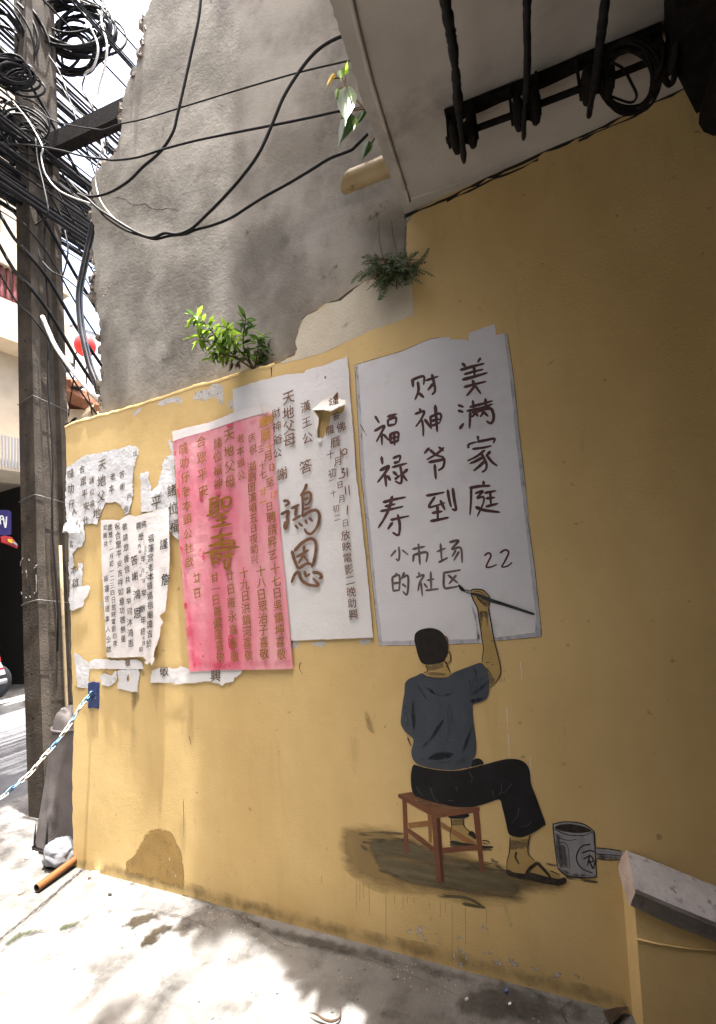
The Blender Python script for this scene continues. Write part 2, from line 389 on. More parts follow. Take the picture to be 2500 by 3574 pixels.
def lift(x, z, d):
    """A point of the wall face brought d metres off it, towards the street."""
    return EYE + (Vector((x, 0, z)) - EYE) * (1 + d/EYE.y)

def coat(y):
    """Paint has next to no thickness: the coats are kept a fraction of a millimetre apart."""
    return y*.3 if y < .0095 else y

def to_wall(pts, Y=0.0):
    return [P(p[0], p[1], Y=Y) for p in pts]

def layer(name, pts, y, mat, parent, smooth=0, rough=0, step=12, seed=1):
    """A thin coat of paint or a flat patch lying y metres in front of the wall."""
    if smooth: pts = smooth_line([(a, b) for a, b in pts], smooth, True)
    if rough: pts = rough_line(pts, rough, step, True, seed)
    v = to_wall(pts, 0.0)
    v = [lift(q.x, q.z, coat(y)) for q in v]
    tris = tessellate_polygon([[Vector((q.x, q.z, 0)) for q in v]])
    fs = []
    for t in tris:
        a, b, c = (v[i] for i in t)
        fs.append(tuple(t) if (b-a).cross(c-a).y < 0 else tuple(reversed(t)))
    return mesh(name, v, fs, mat, parent)

def sheet(name, outline, y, disp, mat, parent=None, rough=0, step=10, grid=.025, holes=(), seed=1, pin=None):
    """A sheet of paper on the wall, with its own wrinkles."""
    if rough: outline = rough_line(outline, rough, step, True, seed)
    v2 = [Vector((q.x, q.z)) for q in to_wall(outline)]
    hol = [[Vector((q.x, q.z)) for q in to_wall(h)] for h in holes]
    pts = list(v2); edges = [(i, (i+1) % len(v2)) for i in range(len(v2))]
    for h in hol:
        n = len(pts); pts += h; edges += [(n+i, n+(i+1) % len(h)) for i in range(len(h))]
    xs = [p.x for p in v2]; zs = [p.y for p in v2]
    x = min(xs)
    rnd = random.Random(seed)
    while x < max(xs):
        z = min(zs)
        while z < max(zs):
            q = Vector((x + rnd.uniform(-.3,.3)*grid, z + rnd.uniform(-.3,.3)*grid))
            if inside(q, v2): pts.append(q)
            z += grid
        x += grid
    vo, eo, fo, _, _, _ = delaunay_2d_cdt(pts, edges, [], 0, 1e-6)
    fs = []
    for f in fo:
        c = sum((vo[i] for i in f), Vector((0, 0))) / len(f)
        if inside(c, v2) and not any(inside(c, h) for h in hol):
            a, b, d = (vo[i] for i in f[:3])
            ar = (b.x-a.x)*(d.y-a.y) - (b.y-a.y)*(d.x-a.x)
            fs.append(tuple(f) if ar > 0 else tuple(reversed(f)))
    v3 = [lift(p.x, p.y, y + (disp(p.x, p.y) if disp else 0)) for p in vo]
    return mesh(name, v3, fs, mat, parent, smooth=True)

def edge_attr(o, v2, outline, feather):
    segs = [(outline[i], outline[(i+1) % len(outline)]) for i in range(len(outline))]
    a = o.data.attributes.new('edge', 'FLOAT', 'POINT')
    for k, p in enumerate(v2):
        best = 9.0
        for q0, q1 in segs:
            d = q1-q0; t = max(0, min(1, (p-q0).dot(d)/max(1e-12, d.dot(d))))
            best = min(best, (p-q0-d*t).length)
        a.data[k].value = min(1, best/feather)

def soft(name, pts, y, mat, parent, feather=.03, grid=.015, smooth=0, ground=False):
    """A coat or a mark whose edge fades out: it keeps a measure of the distance to its own outline."""
    if smooth: pts = smooth_line([(a, b) for a, b in pts], smooth, True)
    w3 = [P(p[0], p[1], Z=0) if ground else P(p[0], p[1], Y=0) for p in pts]
    v2 = [Vector((q.x, q.y)) if ground else Vector((q.x, q.z)) for q in w3]
    allp = list(v2); x = min(p.x for p in v2); rnd = random.Random(len(pts))
    while x < max(p.x for p in v2):
        z = min(p.y for p in v2)
        while z < max(p.y for p in v2):
            q = Vector((x + rnd.uniform(-.3,.3)*grid, z + rnd.uniform(-.3,.3)*grid))
            if inside(q, v2): allp.append(q)
            z += grid
        x += grid
    vo, eo, fo, _, _, _ = delaunay_2d_cdt(allp, [(i, (i+1) % len(v2)) for i in range(len(v2))], [], 0, 1e-6)
    fs = []
    for f in fo:
        c = sum((vo[i] for i in f), Vector((0, 0))) / len(f)
        if inside(c, v2):
            a, b, d = (vo[i] for i in f[:3])
            fs.append(tuple(f) if (b.x-a.x)*(d.y-a.y) - (b.y-a.y)*(d.x-a.x) > 0 else tuple(reversed(f)))
    if ground: v3 = [Vector((p.x, p.y, y + .012*(mnoise.noise(Vector((p.x*1.7, p.y*1.7, 3))) - .1)*(1 if p.y < -.03 else .2))) for p in vo]
    else: v3 = [lift(p.x, p.y, coat(y)) for p in vo]
    o = mesh(name, v3, fs, mat, parent)
    if len(o.data.vertices) == len(vo): edge_attr(o, vo, v2, feather)
    if ground: tag(o, kind='structure')
    return o

# --- lettering
GLY = {}
def glyph(ch):
    key = ch
    if key not in GLY:
        cu = bpy.data.curves.new('letter', 'FONT'); cu.body = ch; cu.resolution_u = 2
        cu.offset = 0.0
        o = bpy.data.objects.new('letter', cu); COL.objects.link(o)
        bpy.context.view_layer.update()
        me = bpy.data.meshes.new_from_object(o.evaluated_get(bpy.context.evaluated_depsgraph_get()))
        vs = [(v.co.x, v.co.y) for v in me.vertices]; fs = [tuple(p.vertices) for p in me.polygons]
        bpy.data.objects.remove(o); bpy.data.meshes.remove(me); bpy.data.curves.remove(cu)
        x0 = min(v[0] for v in vs); x1 = max(v[0] for v in vs); y0 = min(v[1] for v in vs); y1 = max(v[1] for v in vs)
        k = .92 if ord(ch) > 255 else 1.0
        cx, cy = (x0+x1)/2, (y0+y1)/2
        GLY[key] = ([((x-cx)/k, (y-cy)/k) for x, y in vs], fs)
    return GLY[key]

def put_char(mb, ch, px, py, size, y, disp=None, rnd=random, wide=1.0, shear=.10, bold=.006):
    c = P(px, py, Y=0); up = P(px, py - size, Y=0)
    s = (up.z - c.z)
    vs, fs = glyph(ch)
    a = rnd.uniform(-.05, .05); ca, sa = math.cos(a), math.sin(a)
    ph = rnd.uniform(0, 50)
    out = []
    for x, z in vs:
        x *= wide * 1.05
        # a brush never draws a ruled line: bend and swell each stroke a little
        w = mnoise.noise(Vector((x*5 + ph, z*5, ph))) * .05
        w2 = mnoise.noise(Vector((x*5, z*5 + ph, ph + 9))) * .05
        x2, z2 = x + w, z + w2 + shear*x
        X = c.x + (x2*ca - z2*sa)*s; Z = c.z + (x2*sa + z2*ca)*s
        out.append(lift(X, Z, y + (disp(X, Z) if disp else 0)))
    g = []
    for f in fs:
        a_, b_, c_ = (out[i] for i in f[:3])
        g.append(f if (b_-a_).cross(c_-a_).y < 0 else tuple(reversed(f)))
    mb.add(out, g)
    if bold > .004:        # the brush was loaded: a second pass of ink beside the first
        for k, (dx, dz) in enumerate(((bold, bold*.5), (-bold*.6, bold*.9))):
            mb.add([q + Vector((dx*s, -.00012*(k+1), dz*s)) for q in out], g)

def column(parent, text, p0, p1, size, y, mat, disp=None, seed=1, name='writing', wide=1.0, cut=None, bold=.010):
    mb = MB(); rnd = random.Random(seed * 31 + len(text))
    n = len(text)
    for i, ch in enumerate(text):
        t = i/(n-1) if n > 1 else 0
        put_char(mb, ch, p0[0]+(p1[0]-p0[0])*t + rnd.uniform(-1.5,1.5), p0[1]+(p1[1]-p0[1])*t, size*rnd.uniform(.93,1.07), y, disp, rnd, wide, .10, bold)
    if cut:
        keep = [f for f in mb.f if cut(sum((mb.v[i] for i in f), Vector())/len(f))]
        mb.f = keep
    return mb.build(name, mat, parent)

def brush_char(parent, strokes, width, y, mat, disp=None, name='character', seed=3, taper=.55):
    """One character painted stroke by stroke: each stroke a ribbon that swells where the brush was pressed."""
    mb = MB(); rnd = random.Random(seed)
    for k, st in enumerate(strokes):
        pts = smooth_line(st, 6)
        n = len(pts); L, R = [], []
        wv = width * rnd.uniform(.85, 1.12)
        for i, p in enumerate(pts):
            t = i/(n-1)
            d = pts[min(i+1, n-1)] - pts[max(i-1, 0)]
            d = d.normalized() if d.length else Vector((1, 0))
            nn = Vector((-d.y, d.x))
            w = wv*.5*(1 - (1-taper)*t**1.5)*(1 + .14*mnoise.noise(Vector((i*.6, k*3.1, seed))))
            if i == 0 or i == n-1: w *= .55
            L.append(p + nn*w); R.append(p - nn*w)
        poly = [pts[0] - (pts[1]-pts[0]).normalized()*wv*.28] + L + [pts[-1] + (pts[-1]-pts[-2]).normalized()*wv*.2] + R[::-1]
        v = [P(q.x, q.y, Y=0) for q in poly]
        yy = y + k*.00012 if disp else coat(y + k*.00012)
        v = [lift(q.x, q.z, yy + (disp(q.x, q.z) if disp else 0)) for q in v]
        m = n
        f = [(0, 1, 2*m+1)]
        f += [(1+i, 2+i, 2*m-i, 2*m+1-i) for i in range(m-1)]
        f += [(m, m+1, m+2)]
        g = []
        for q in f:
            a_, b_, c_ = (v[i] for i in q[:3])
            g.append(q if (b_-a_).cross(c_-a_).y < 0 else tuple(reversed(q)))
        mb.add(v, g)
    return mb.build(name, mat, parent)

def strip(parent, st, width, y, mat, name, taper=.5, seed=3):
    return brush_char(parent, [st], width, y, mat, None, name, seed, taper)

def solid(name, outline, y0, y1, mat, parent=None, smooth=False, rough=0, step=14, seed=1, front_from=0.0):
    """An outline seen on the wall plane y0, carried back to y1 as a solid slab."""
    if rough: outline = rough_line(outline, rough, step, True, seed)
    v = [P(q[0], q[1], Y=y0) for q in outline]
    n = len(v)
    tris = tessellate_polygon([[Vector((q.x, q.z, 0)) for q in v]])
    vs = v + [Vector((q.x, y1, q.z)) for q in v]
    fs = []
    for t in tris:
        a, b, c = (v[i] for i in t)
        t2 = tuple(t) if (b-a).cross(c-a).y < 0 else tuple(reversed(t))
        fs.append(t2); fs.append(tuple(i+n for i in reversed(t2)))
    area = sum(v[i].x*v[(i+1)%n].z - v[(i+1)%n].x*v[i].z for i in range(n))
    for i in range(n):
        j = (i+1) % n
        fs.append((i, i+n, j+n, j) if area > 0 else (i, j, j+n, i+n))
    return mesh(name, vs, fs, mat, parent, smooth)

def pix(w):
    d = Vector(w) - EYE
    k = F / d.dot(FWD)
    return (CX + d.dot(RIGHT)*k, CY + d.dot(DOWN)*k)

# ---------------------------------------------------------------- ground
def grid_ground(name, x0, x1, y0, y1, z, step, amp, mat, kind='structure'):
    v, f = [], []
    nx = max(1, int((x1-x0)/step)); ny = max(1, int((y1-y0)/step))
    for i in range(nx+1):
        for j in range(ny+1):
            x = x0+(x1-x0)*i/nx; y = y0+(y1-y0)*j/ny
            v.append((x, y, z + amp*(mnoise.noise(Vector((x*1.7, y*1.7, 3))) - .1)*(1 if y < -.03 else .2)))
    for i in range(nx):
        for j in range(ny):
            a = i*(ny+1)+j
            f.append((a, a+ny+1, a+ny+2, a+1))
    return tag(mesh(name, v, f, mat, None, True), kind=kind)

grid_ground('pavement', -4.6, 2.4, -5.2, .75, 0.0, .05, .012, MAT['concrete'])
tag(mesh('street', [(-300,-60,-.03),(60,-60,-.03),(60,300,-.03),(-300,300,-.03)], [(0,1,2,3)], MAT['asphalt']), kind='structure')
# the far footpath along the house fronts, a real step up from the road
mb = MB(); mb.box((-16, -6, -.03), (-8.6, 30, .09)); tag(mb.build('footpath', MAT['concrete']), kind='structure')

def gmark(name, pts, z, mat, parent, smooth=0, rough=0, step=14, seed=1):
    """A flat mark on the pavement: pixels carried down to the ground."""
    if smooth: pts = smooth_line(pts, smooth, True)
    if rough: pts = rough_line(pts, rough, step, True, seed)
    v = [P(p[0], p[1], Z=0) for p in pts]
    v = [Vector((q.x, q.y, z + .012*(mnoise.noise(Vector((q.x*1.7, q.y*1.7, 3))) - .1)*(1 if q.y < -.03 else .2))) for q in v]
    tris = tessellate_polygon([[Vector((q.x, q.y, 0)) for q in v]])
    fs = []
    for t in tris:
        a, b, c = (v[i] for i in t)
        fs.append(tuple(t) if (b-a).cross(c-a).z > 0 else tuple(reversed(t)))
    return tag(mesh(name, v, fs, mat, parent), kind='structure' if parent is None else None)

def gline(name, pts, w, z, mat):
    pts = smooth_line(pts, 4)
    Lp, Rp = [], []
    for i, p in enumerate(pts):
        d = (pts[min(i+1, len(pts)-1)] - pts[max(i-1, 0)]); d = d.normalized() if d.length else Vector((1, 0))
        nn = Vector((-d.y, d.x)); ww = w*(.35 + .9*abs(mnoise.noise(Vector((i*.45, w, z*1000)))))
        j = Vector((random.uniform(-2,2), random.uniform(-1.5,1.5)))
        Lp.append(p+j+nn*ww); Rp.append(p+j-nn*ww)
    return gmark(name, Lp + Rp[::-1], z, mat, None)

for k, q in enumerate((Q5((560,1250),(700,1200),(860,1215),(960,1250),(860,1290),(700,1300),(600,1290)), Q5((60,1430),(150,1330),(240,1240),(280,1260),(200,1350),(110,1440)), Q5((180,1750),(300,1700),(360,1780),(280,1900),(200,1850)),
                       Q5((900,1840),(1050,1780),(1240,1860),(1200,1980),(1000,1960)), Q5((300,1980),(480,1900),(600,2000),(500,2120),(350,2100)), Q7((420,400),(520,380),(560,420),(460,440)), Q7((700,560),(780,540),(860,600),(760,640)), [(150,2940),(240,2960),(250,3010),(170,3060),(110,3030)])):
    soft('dirt_patch', q, .0045+k*.0001, MAT['tint'] if k in (0,1) else MAT['gutter'] if k > 5 else MAT['tint_grey'], None, .10, .02, 2, True)
soft('wet_patch', Q5((1045,1680),(1085,1620),(1150,1560),(1225,1545),(1300,1548),(1290,1590),(1230,1640),(1170,1700),(1110,1735),(1060,1740),(1020,1725)), .006, MAT['concrete_wet'], None, .06, .010, 3, True)
soft('wet_patch', Q5((880,1580),(960,1520),(1040,1470),(1130,1455),(1200,1475),(1195,1520),(1120,1545),(1040,1570),(980,1600),(930,1585)), .006, MAT['concrete_wet'], None, .06, .012, 3, True)
soft('wall_foot_dirt', [(262,3030),(420,3058),(600,3118),(800,3172),(1000,3232),(1254,3296),(1571,3376),(2094,3515),(2210,3545),(2210,3574),(2050,3550),(1500,3420),(1180,3345),(980,3290),(860,3240),(700,3170),(560,3120),(400,3085),(270,3050)], .005, MAT['gutter'], None, .05, .015, 0, True)
soft('gutter_dirt', Q7((1000,600),(1080,470),(1180,430),(1320,470),(1480,530),(1620,590),(1620,640),(1200,640)), .0055, MAT['gutter'], None, .08, .02, 2, True)
soft('moss', Q5((0,1690),(140,1590),(300,1560),(420,1575),(520,1530),(620,1500),(740,1405),(780,1400),(700,1480),(600,1560),(480,1620),(330,1605),(220,1630),(120,1680),(0,1750)), .006, MAT['moss'], None, .03, .012, 0, True)
gline('crack_and_shadow', Q5((0,1685),(60,1650),(150,1580),(260,1480),(380,1365),(470,1265),(530,1222)), 1.1, .0068, MAT['crack_and_shadow'])  # the chain's cast shadow, drawn on the pavement as a dark line
gline('crack_and_shadow', Q5((0,1760),(100,1690),(200,1635),(300,1605),(420,1612),(500,1615),(560,1580)), 1.3, .0072, MAT['crack_and_shadow'])
gline('crack_and_shadow', Q5((805,1468),(870,1447),(930,1460),(1040,1445),(1150,1450),(1250,1482),(1350,1498),(1500,1560),(1600,1600)), 1.3, .0072, MAT['crack_and_shadow'])
gline('crack_and_shadow', Q7((0,120),(90,150),(200,190),(330,250),(420,320),(560,345),(640,350),(700,370),(790,400),(900,440),(1000,480),(1100,530),(1200,560)), 1.0, .0076, MAT['crack_and_shadow'])
gline('crack_and_shadow', [(2000,3500),(1960,3530),(1980,3574)], 4.0, .0072, MAT['crack_and_shadow'])

# ---------------------------------------------------------------- grey rendered wall and the yellow wall in front of it
edge = [(357,1445),(349,1367),(351,1236),(351,1149),(344,1105),(323,1027),(333,966),(327,909),(329,800),(327,700),(319,630),(335,599),(370,566),
        (405,529),(424,451),(424,366),(436,311),(471,233),(498,156),(498,70),(529,0)]
GY = .06
top_l = P(529, 0, Y=GY)
outline = [pix((top_l.x+.12, GY, 9.0)), pix((top_l.x+.02, GY, 6.6))] + [] 
g_out = [Vector(q) for q in rough_line(rough_line(edge, 9, 42, False, 6), 4, 11, False, 5)]
w_out = [P(q.x, q.y, Y=GY) for q in g_out]
w_all = [Vector((w_out[0].x, GY, 2.2))] + w_out + [Vector((top_l.x+.05, GY, 6.4)), Vector((top_l.x+.0, GY, 7.4)), Vector((top_l.x+.14, GY, 9.4)), Vector((1.7, GY, 9.4)), Vector((1.7, GY, 2.2))]
grey = thing('plaster_wall', (-1.2, GY, 0), 'tall bare grey rendered wall with a broken brick edge, rising behind the yellow wall', 'wall')
n = len(w_all)
tris = tessellate_polygon([[Vector((q.x, q.z, 0)) for q in w_all]])
fs = []
for t in tris:
    a, b, c = (w_all[i] for i in t)
    t2 = tuple(t) if (b-a).cross(c-a).y < 0 else tuple(reversed(t))
    fs.append(t2); fs.append(tuple(i+n for i in reversed(t2)))
for i in range(n):
    j = (i+1) % n; fs.append((i, j, j+n, i+n))
mesh('rendered_face', w_all + [Vector((q.x, .34, q.z)) for q in w_all], fs, MAT['grey'], grey)
# broken brick and mortar showing along the snapped edge
mb = MB(); rnd = random.Random(11)
for q in w_out:
    for k in range(rnd.choice((0,1,2,4,7))):
        c = q + Vector((rnd.uniform(-.030, .02), rnd.uniform(.0, .2), rnd.uniform(-.05, .05)))
        r = rnd.uniform(.012, .04)
        vs = []
        for dz in (-1, 1):
            for a in range(5):
                an = a*1.257 + rnd.uniform(-.3, .3)
                vs.append(c + Vector((math.cos(an)*r*rnd.uniform(.5,1), math.sin(an)*r*.8, dz*r*rnd.uniform(.4,.9))))
        mb.add(vs, [(4,3,2,1,0),(5,6,7,8,9)] + [(a,(a+1)%5,5+(a+1)%5,5+a) for a in range(5)])
mb.build('broken_edge', MAT['grey_edge'], grey)
def grey_line(name, pts, w, mat, seed=2):
    pts = smooth_line(pts, 5); rnd = random.Random(seed)
    Lp, Rp = [], []
    for i, p in enumerate(pts):
        d = (pts[min(i+1, len(pts)-1)] - pts[max(i-1, 0)]).normalized(); nn = Vector((-d.y, d.x))
        j = Vector((rnd.uniform(-1.6,1.6), rnd.uniform(-1.6,1.6))); ww = w*rnd.uniform(.4, 1)
        Lp.append(p+j+nn*ww); Rp.append(p+j-nn*ww)
    poly = Lp + Rp[::-1]
    v = [P(q.x, q.y, Y=GY) + Vector((0, -.002, 0)) for q in poly]
    tr = tessellate_polygon([[Vector((q.x, q.z, 0)) for q in v]])
    mesh(name, v, [tuple(t) for t in tr], mat, grey)
grey_line('crack_and_shadow', Q1((520,885),(560,895),(600,920),(650,915),(680,935),(720,940),(760,935),(800,945)), 1.5, MAT['crack_and_shadow'])
grey_line('crack_and_shadow', Q3((830,540),(860,490),(900,440),(950,425)), 3, MAT['grey_edge'])

# the lower, yellow-painted wall
crest = [(228,1490),(250,1478),(330,1455),(420,1432),(560,1390),(600,1374),(690,1345),(760,1330),(836,1305),(947,1275),(1030,1240),(1037,1212),(1031,1190),(1048,1135),
         (1060,1106),(1104,1084),(1143,1056),(1188,1045),(1229,1008),(1269,984),(1335,968),(1429,957),(1418,866),(1421,780),(1449,735)]
yw = thing('yellow_wall', (-1.4, 0, 0), 'low ochre yellow painted wall carrying the posters and the painted man', 'wall')
cr = rough_line(crest, 2.2, 14, False, 9)
pts = [pix((-3.047, 0, -.06))] + rough_line([(257,3020),(252,2700),(258,2560),(250,2300),(243,2000),(236,1750),(228,1500)], 1.6, 24, False, 3) + [tuple(q) for q in cr] + [pix((-.06, 0, 3.185)), pix((1.7, 0, 3.185)), pix((1.7, 0, -.06))]
solid('masonry', pts, 0.0, .2, MAT['yellow'], yw)
# worn, rounded crest catching the sun
cv = [P(q[0], q[1], Y=0) for q in cr]
cv = [q for q in cv if q.x < -1.30]
v, f = [], []
for i, q in enumerate(cv):
    w = .004*mnoise.noise(Vector((q.x*14, 1, 1)))
    v += [q + Vector((0, -.001, -.012)), q + Vector((0, -.004+w, .004)), q + Vector((0, .008, .013+w)), q + Vector((0, .03, .017+w)), q + Vector((0, .064, .016))]
for i in range(len(cv)-1):
    for k in range(4): f.append((i*5+k, (i+1)*5+k, (i+1)*5+k+1, i*5+k+1))
mesh('crest', v, f, MAT['yellow'], yw, True)
# cream primer left bare under the crest
prim = K((620,503),(770,428),(780,385),(770,343),(800,245),(820,193),(900,153),(970,103),(1050,83),(1130,24)) + J((210,2155),(330,2065),(430,2005),(600,1966),(835,1936),(862,1960),(875,2290)) + \
       K((1400,222),(1240,272),(1070,352),(950,412),(860,437),(640,492))
layer('primer_patch', prim, .002, MAT['primer'], yw, 0, 2.2, 12, 2)
def crev(pts_top, w, seed, name='crevice'):
    rnd = random.Random(seed); t = rough_line(pts_top, 1.5, 26, False, seed)
    low = [Vector((q[0]+rnd.uniform(-2,2), q[1] + w*rnd.uniform(.3, 1.5))) for q in t]
    layer(name, [tuple(q) for q in t] + [tuple(q) for q in low[::-1]], .0035, MAT['crack_and_shadow'], yw)
crev(K((575,490),(620,483),(680,468),(730,432),(770,412),(780,382)), 3, 3)
crev(K((772,340),(800,250),(815,195),(840,175),(900,148),(960,103),(1050,80),(1130,20)), 3.0, 4)
crev(J((210,2150),(330,2060),(430,2000)), 3, 5)
# broken plaster just under the soffit
lip = [(1413,748),(1470,728),(1560,690),(1640,650),(1700,618),(1795,576),(1900,528),(2010,478),(2120,428),(2300,346),(2420,292),(2560,230)]
crev(lip, 11, 8)
crev([(1560,700),(1640,662),(1700,632),(1780,600),(1830,580),(1880,552)], 7, 12)
crev([(2020,488),(2080,460),(2140,436),(2240,392)], 8, 13)
soft('soffit_shade_grime', [(1440,760),(1560,702),(1795,590),(2010,490),(2300,360),(2560,240),(2560,520),(2380,640),(2100,640),(1900,700),(1700,760),(1560,830),(1460,880),(1424,860)], .0022, MAT['grime_shade'], yw, .35, .03, 2)  # shade below the soffit painted on, along with grimy marks near the lip
# patches where paint has come off near the crest
for k, q in enumerate((Q3((1060,1500),(1075,1460),(1110,1440),(1140,1430),(1135,1450),(1100,1475),(1085,1490)),
          Q3((1255,1410),(1280,1380),(1330,1355),(1400,1345),(1455,1345),(1460,1385),(1440,1400),(1400,1385),(1340,1395),(1300,1415)),
          B((390,520),(430,430),(500,400),(600,380),(640,320),(700,310),(770,340),(780,440),(775,585),(740,570),(700,500),(640,480),(560,520),(510,530),(450,500)),
          B((835,590),(850,520),(885,510),(905,560),(880,640),(850,620)),
          Q4((800,930),(820,920),(825,950),(810,955)),
          E_((235,2075),(300,2070),(340,2100),(310,2150),(250,2180)), E_((475,2110),(560,2080),(660,2070),(665,2110),(620,2150),(560,2140)), E_((1075,2070),(1140,2050),(1215,2040),(1210,2110),(1140,2120),(1080,2110)))):
    layer('paint_loss', q, .0016, MAT['paper_dirty'], yw, 0, 1.3, 9, k)
soft('water_stain', Q5((940,1090),(990,1050),(1040,960),(1090,870),(1160,840),(1240,845),(1290,880),(1320,950),(1350,1000),(1365,1090),(1375,1180),(1370,1290),(1320,1275),(1200,1245),(1080,1205),(960,1165)), .0018, MAT['stain'], yw, .05, .012, 3)
soft('foot_dirt', [(262,2990),(420,3010),(700,3090),(1000,3170),(1254,3240),(1571,3310),(1900,3400),(2180,3470),(2200,3532),(1900,3455),(1571,3372),(1254,3292),(1000,3225),(700,3145),(420,3068),(262,3022)], .0014, MAT['dirt'], yw, .06, .015)
for k, q in enumerate((Q7((860,250),(910,235),(990,275),(1020,310),(990,330),(930,300),(880,275)), Q7((1055,290),(1080,285),(1100,320),(1105,390),(1075,405),(1055,380)),
                       Q7((1100,320),(1250,360),(1400,420),(1560,430),(1540,450),(1380,450),(1200,390)), Q7((1140,235),(1170,240),(1165,300),(1145,300)), Q5((750,830),(775,825),(770,870),(745,880)))):
    layer('scuff', q, .0017, MAT['scuff'], yw, 0, 3, 8, k+20)
for k, q in enumerate((Q4((1050,1640),(1110,1640),(1120,1700),(1080,1790),(1060,1790)), Q4((610,1580),(690,1600),(660,1640),(600,1620)), [(1270,2480),(1290,2490),(1310,2560),(1280,2540)],
                       Q7((1240,178),(1258,182),(1275,240),(1262,250)), Q4((1105,1440),(1170,1480),(1150,1520),(1110,1490)))):
    soft('smudge', q, .0017, MAT['dirt'], yw, .03, .01, 3)
rnd = random.Random(31)
for k in range(22):
    x = rnd.uniform(300, 2050); y = rnd.uniform(2300, 2900) if x < 1250 else rnd.uniform(1150, 2800)
    if 1300 < x < 1900 and 1150 < y < 2300: continue
    h = rnd.uniform(80, 320); w = rnd.uniform(6, 22)
    soft('grime_run', [(x-w, y), (x+w, y+5), (x+w*.8, y+h*.6), (x+2, y+h), (x-w*.7, y+h*.55)], .0013+k*.00001, MAT['grime_shade'], yw, .02, .02, 2)
rnd = random.Random(4)
for (x, y, l) in [(690,80,110),(703,85,70),(716,88,60),(737,90,120),(800,125,185),(833,130,35),(865,140,45),(905,145,20),(962,158,30),(1003,160,60),(1048,165,235),(1097,175,150),(1176,180,70),(880,140,25),(1022,160,40),(560,60,30)]:
    a = (600+x*.934, 3000+y*.934)
    strip(yw, [a, (a[0]+rnd.uniform(-1,1), a[1]+l*.5), (a[0]+rnd.uniform(-1,2), a[1]+l*.934)], 2.6, .0015, MAT['drip'], 'paint_drip', .8)
for a, b, w, m in (((868,2560),(900,2650),2.2,'dirt'),((905,2590),(902,2700),2,'dirt'),((918,2600),(922,2690),2,'dirt'),((1645,2640),(1652,2705),2.5,'line'),((640,2790),(642,2920),2,'line'),((661,2570),(666,2600),2.5,'line'),
                   ((300,2960),(420,2990),2,'dirt')):
    strip(yw, [a, ((a[0]+b[0])/2+1, (a[1]+b[1])/2), b], w, .0015, MAT[m], 'scratch')
for a, b in (((1817,2310),(1822,2375)),((1768,2468),(1772,2550)),((1774,2560),(1778,2650)),((1850,2640),(1854,2740)),((1222,2485),(1245,2515)),((584,2960),(610,3060)),((1010,960),(1030,1000))):
    strip(yw, [a, ((a[0]+b[0])/2+1, (a[1]+b[1])/2), b], 2.4, .0016, MAT['scuff'] if a[0] < 1300 else MAT['white_far'], 'scratch')
strip(yw, [(1052,2312),(1046,2322),(1048,2340),(1058,2354)], 3, .0016, MAT['line'], 'scratch', .3)
strip(yw, [(943,1276),(948,1290),(947,1315)], 5, .0037, MAT['crack_and_shadow'], 'crack_and_shadow')
strip(yw, Q5((1255,985),(1265,1060),(1285,1150),(1315,1200)), 4, .0026, MAT['scuff'], 'scratch', .9)

# ---------------------------------------------------------------- building over the passage
ob = thing('overhanging_building', (.6, -.9, 3.17), 'pale rendered building slab jutting out over the passage, seen from below', 'building')
slab_edge = [(-.525,.07),(-.521,0),(-.500,-.2),(-.478,-.42),(-.455,-.624),(-.436,-.78),(-.42,-.88),(-.38,-1.3),(-.355,-1.7),(-.75,-1.8),(-.75,-5.29)]  # the unseen outer part is widened, shaped to block sky from the wall
ed = []
rnd = random.Random(2)
for i in range(len(slab_edge)-1):
    for k in range(8):
        t = k/8; a, b = slab_edge[i], slab_edge[i+1]
        ed.append((a[0]+(b[0]-a[0])*t+rnd.uniform(-.0035,.0035), a[1]+(b[1]-a[1])*t))
ed.append(slab_edge[-1])
ring = ed + [(1.75,-5.29),(1.75,.07)]
n = len(ring)
v = [(x, y, 3.17) for x, y in ring] + [(x-.004, y, 3.345) for x, y in ring]
tr = tessellate_polygon([[Vector((x, y, 0)) for x, y in ring]])
f = []
for t in tr:
    a, b, c = (Vector(v[i]) for i in t)
    t2 = tuple(t) if (b-a).cross(c-a).z < 0 else tuple(reversed(t))
    f.append(t2); f.append(tuple(i+n for i in reversed(t2)))
for i in range(n): f.append((i, i+n, (i+1)%n+n, (i+1)%n))
mesh('slab', v, f, MAT['soffit'], ob)
mb = MB(); mb.tube([P(*q, Z=3.168) for q in Q2((-40,-40),(0,130),(50,330),(100,500),(150,660),(210,838))], .0085, 8)
mb.tube([P(*q, Z=3.168) for q in Q2((212,848),(222,880),(230,905))], .0075, 8); mb.build('drip_bead', MAT['soffit'], ob, True)
mb = MB(); mb.tube([P(*q, Z=3.171) for q in Q2((240,890),(420,830),(640,745),(900,640),(1100,560),(1250,505))], .007, 6); mb.build('render_ridge', MAT['soffit'], ob, True)
mb = MB(); mb.box((-.46,-.40,3.346),(1.7,.055,11.5)); mb.build('upper_wall', MAT['grey'], ob)
mb = MB(); mb.box((.76,-4.3,-.06),(1.7,-.004,3.168)); mb.build('unseen_side_wall', MAT['passage'], ob)  # unseen wall, added to darken the right side
mb = MB(); mb.box((-.6,-4.6,-.06),(.75,-4.31,3.168)); mb.build('unseen_back_wall', MAT['passage'], ob)  # unseen wall behind the camera, added to keep light out

mb = MB(); mb.box((-16,-9.0,-.05),(1.7,-5.3,9.5)); mb.build('unseen_opposite_block', MAT['passage'], ob)  # unseen separate building across the lane, added to cut the sky light
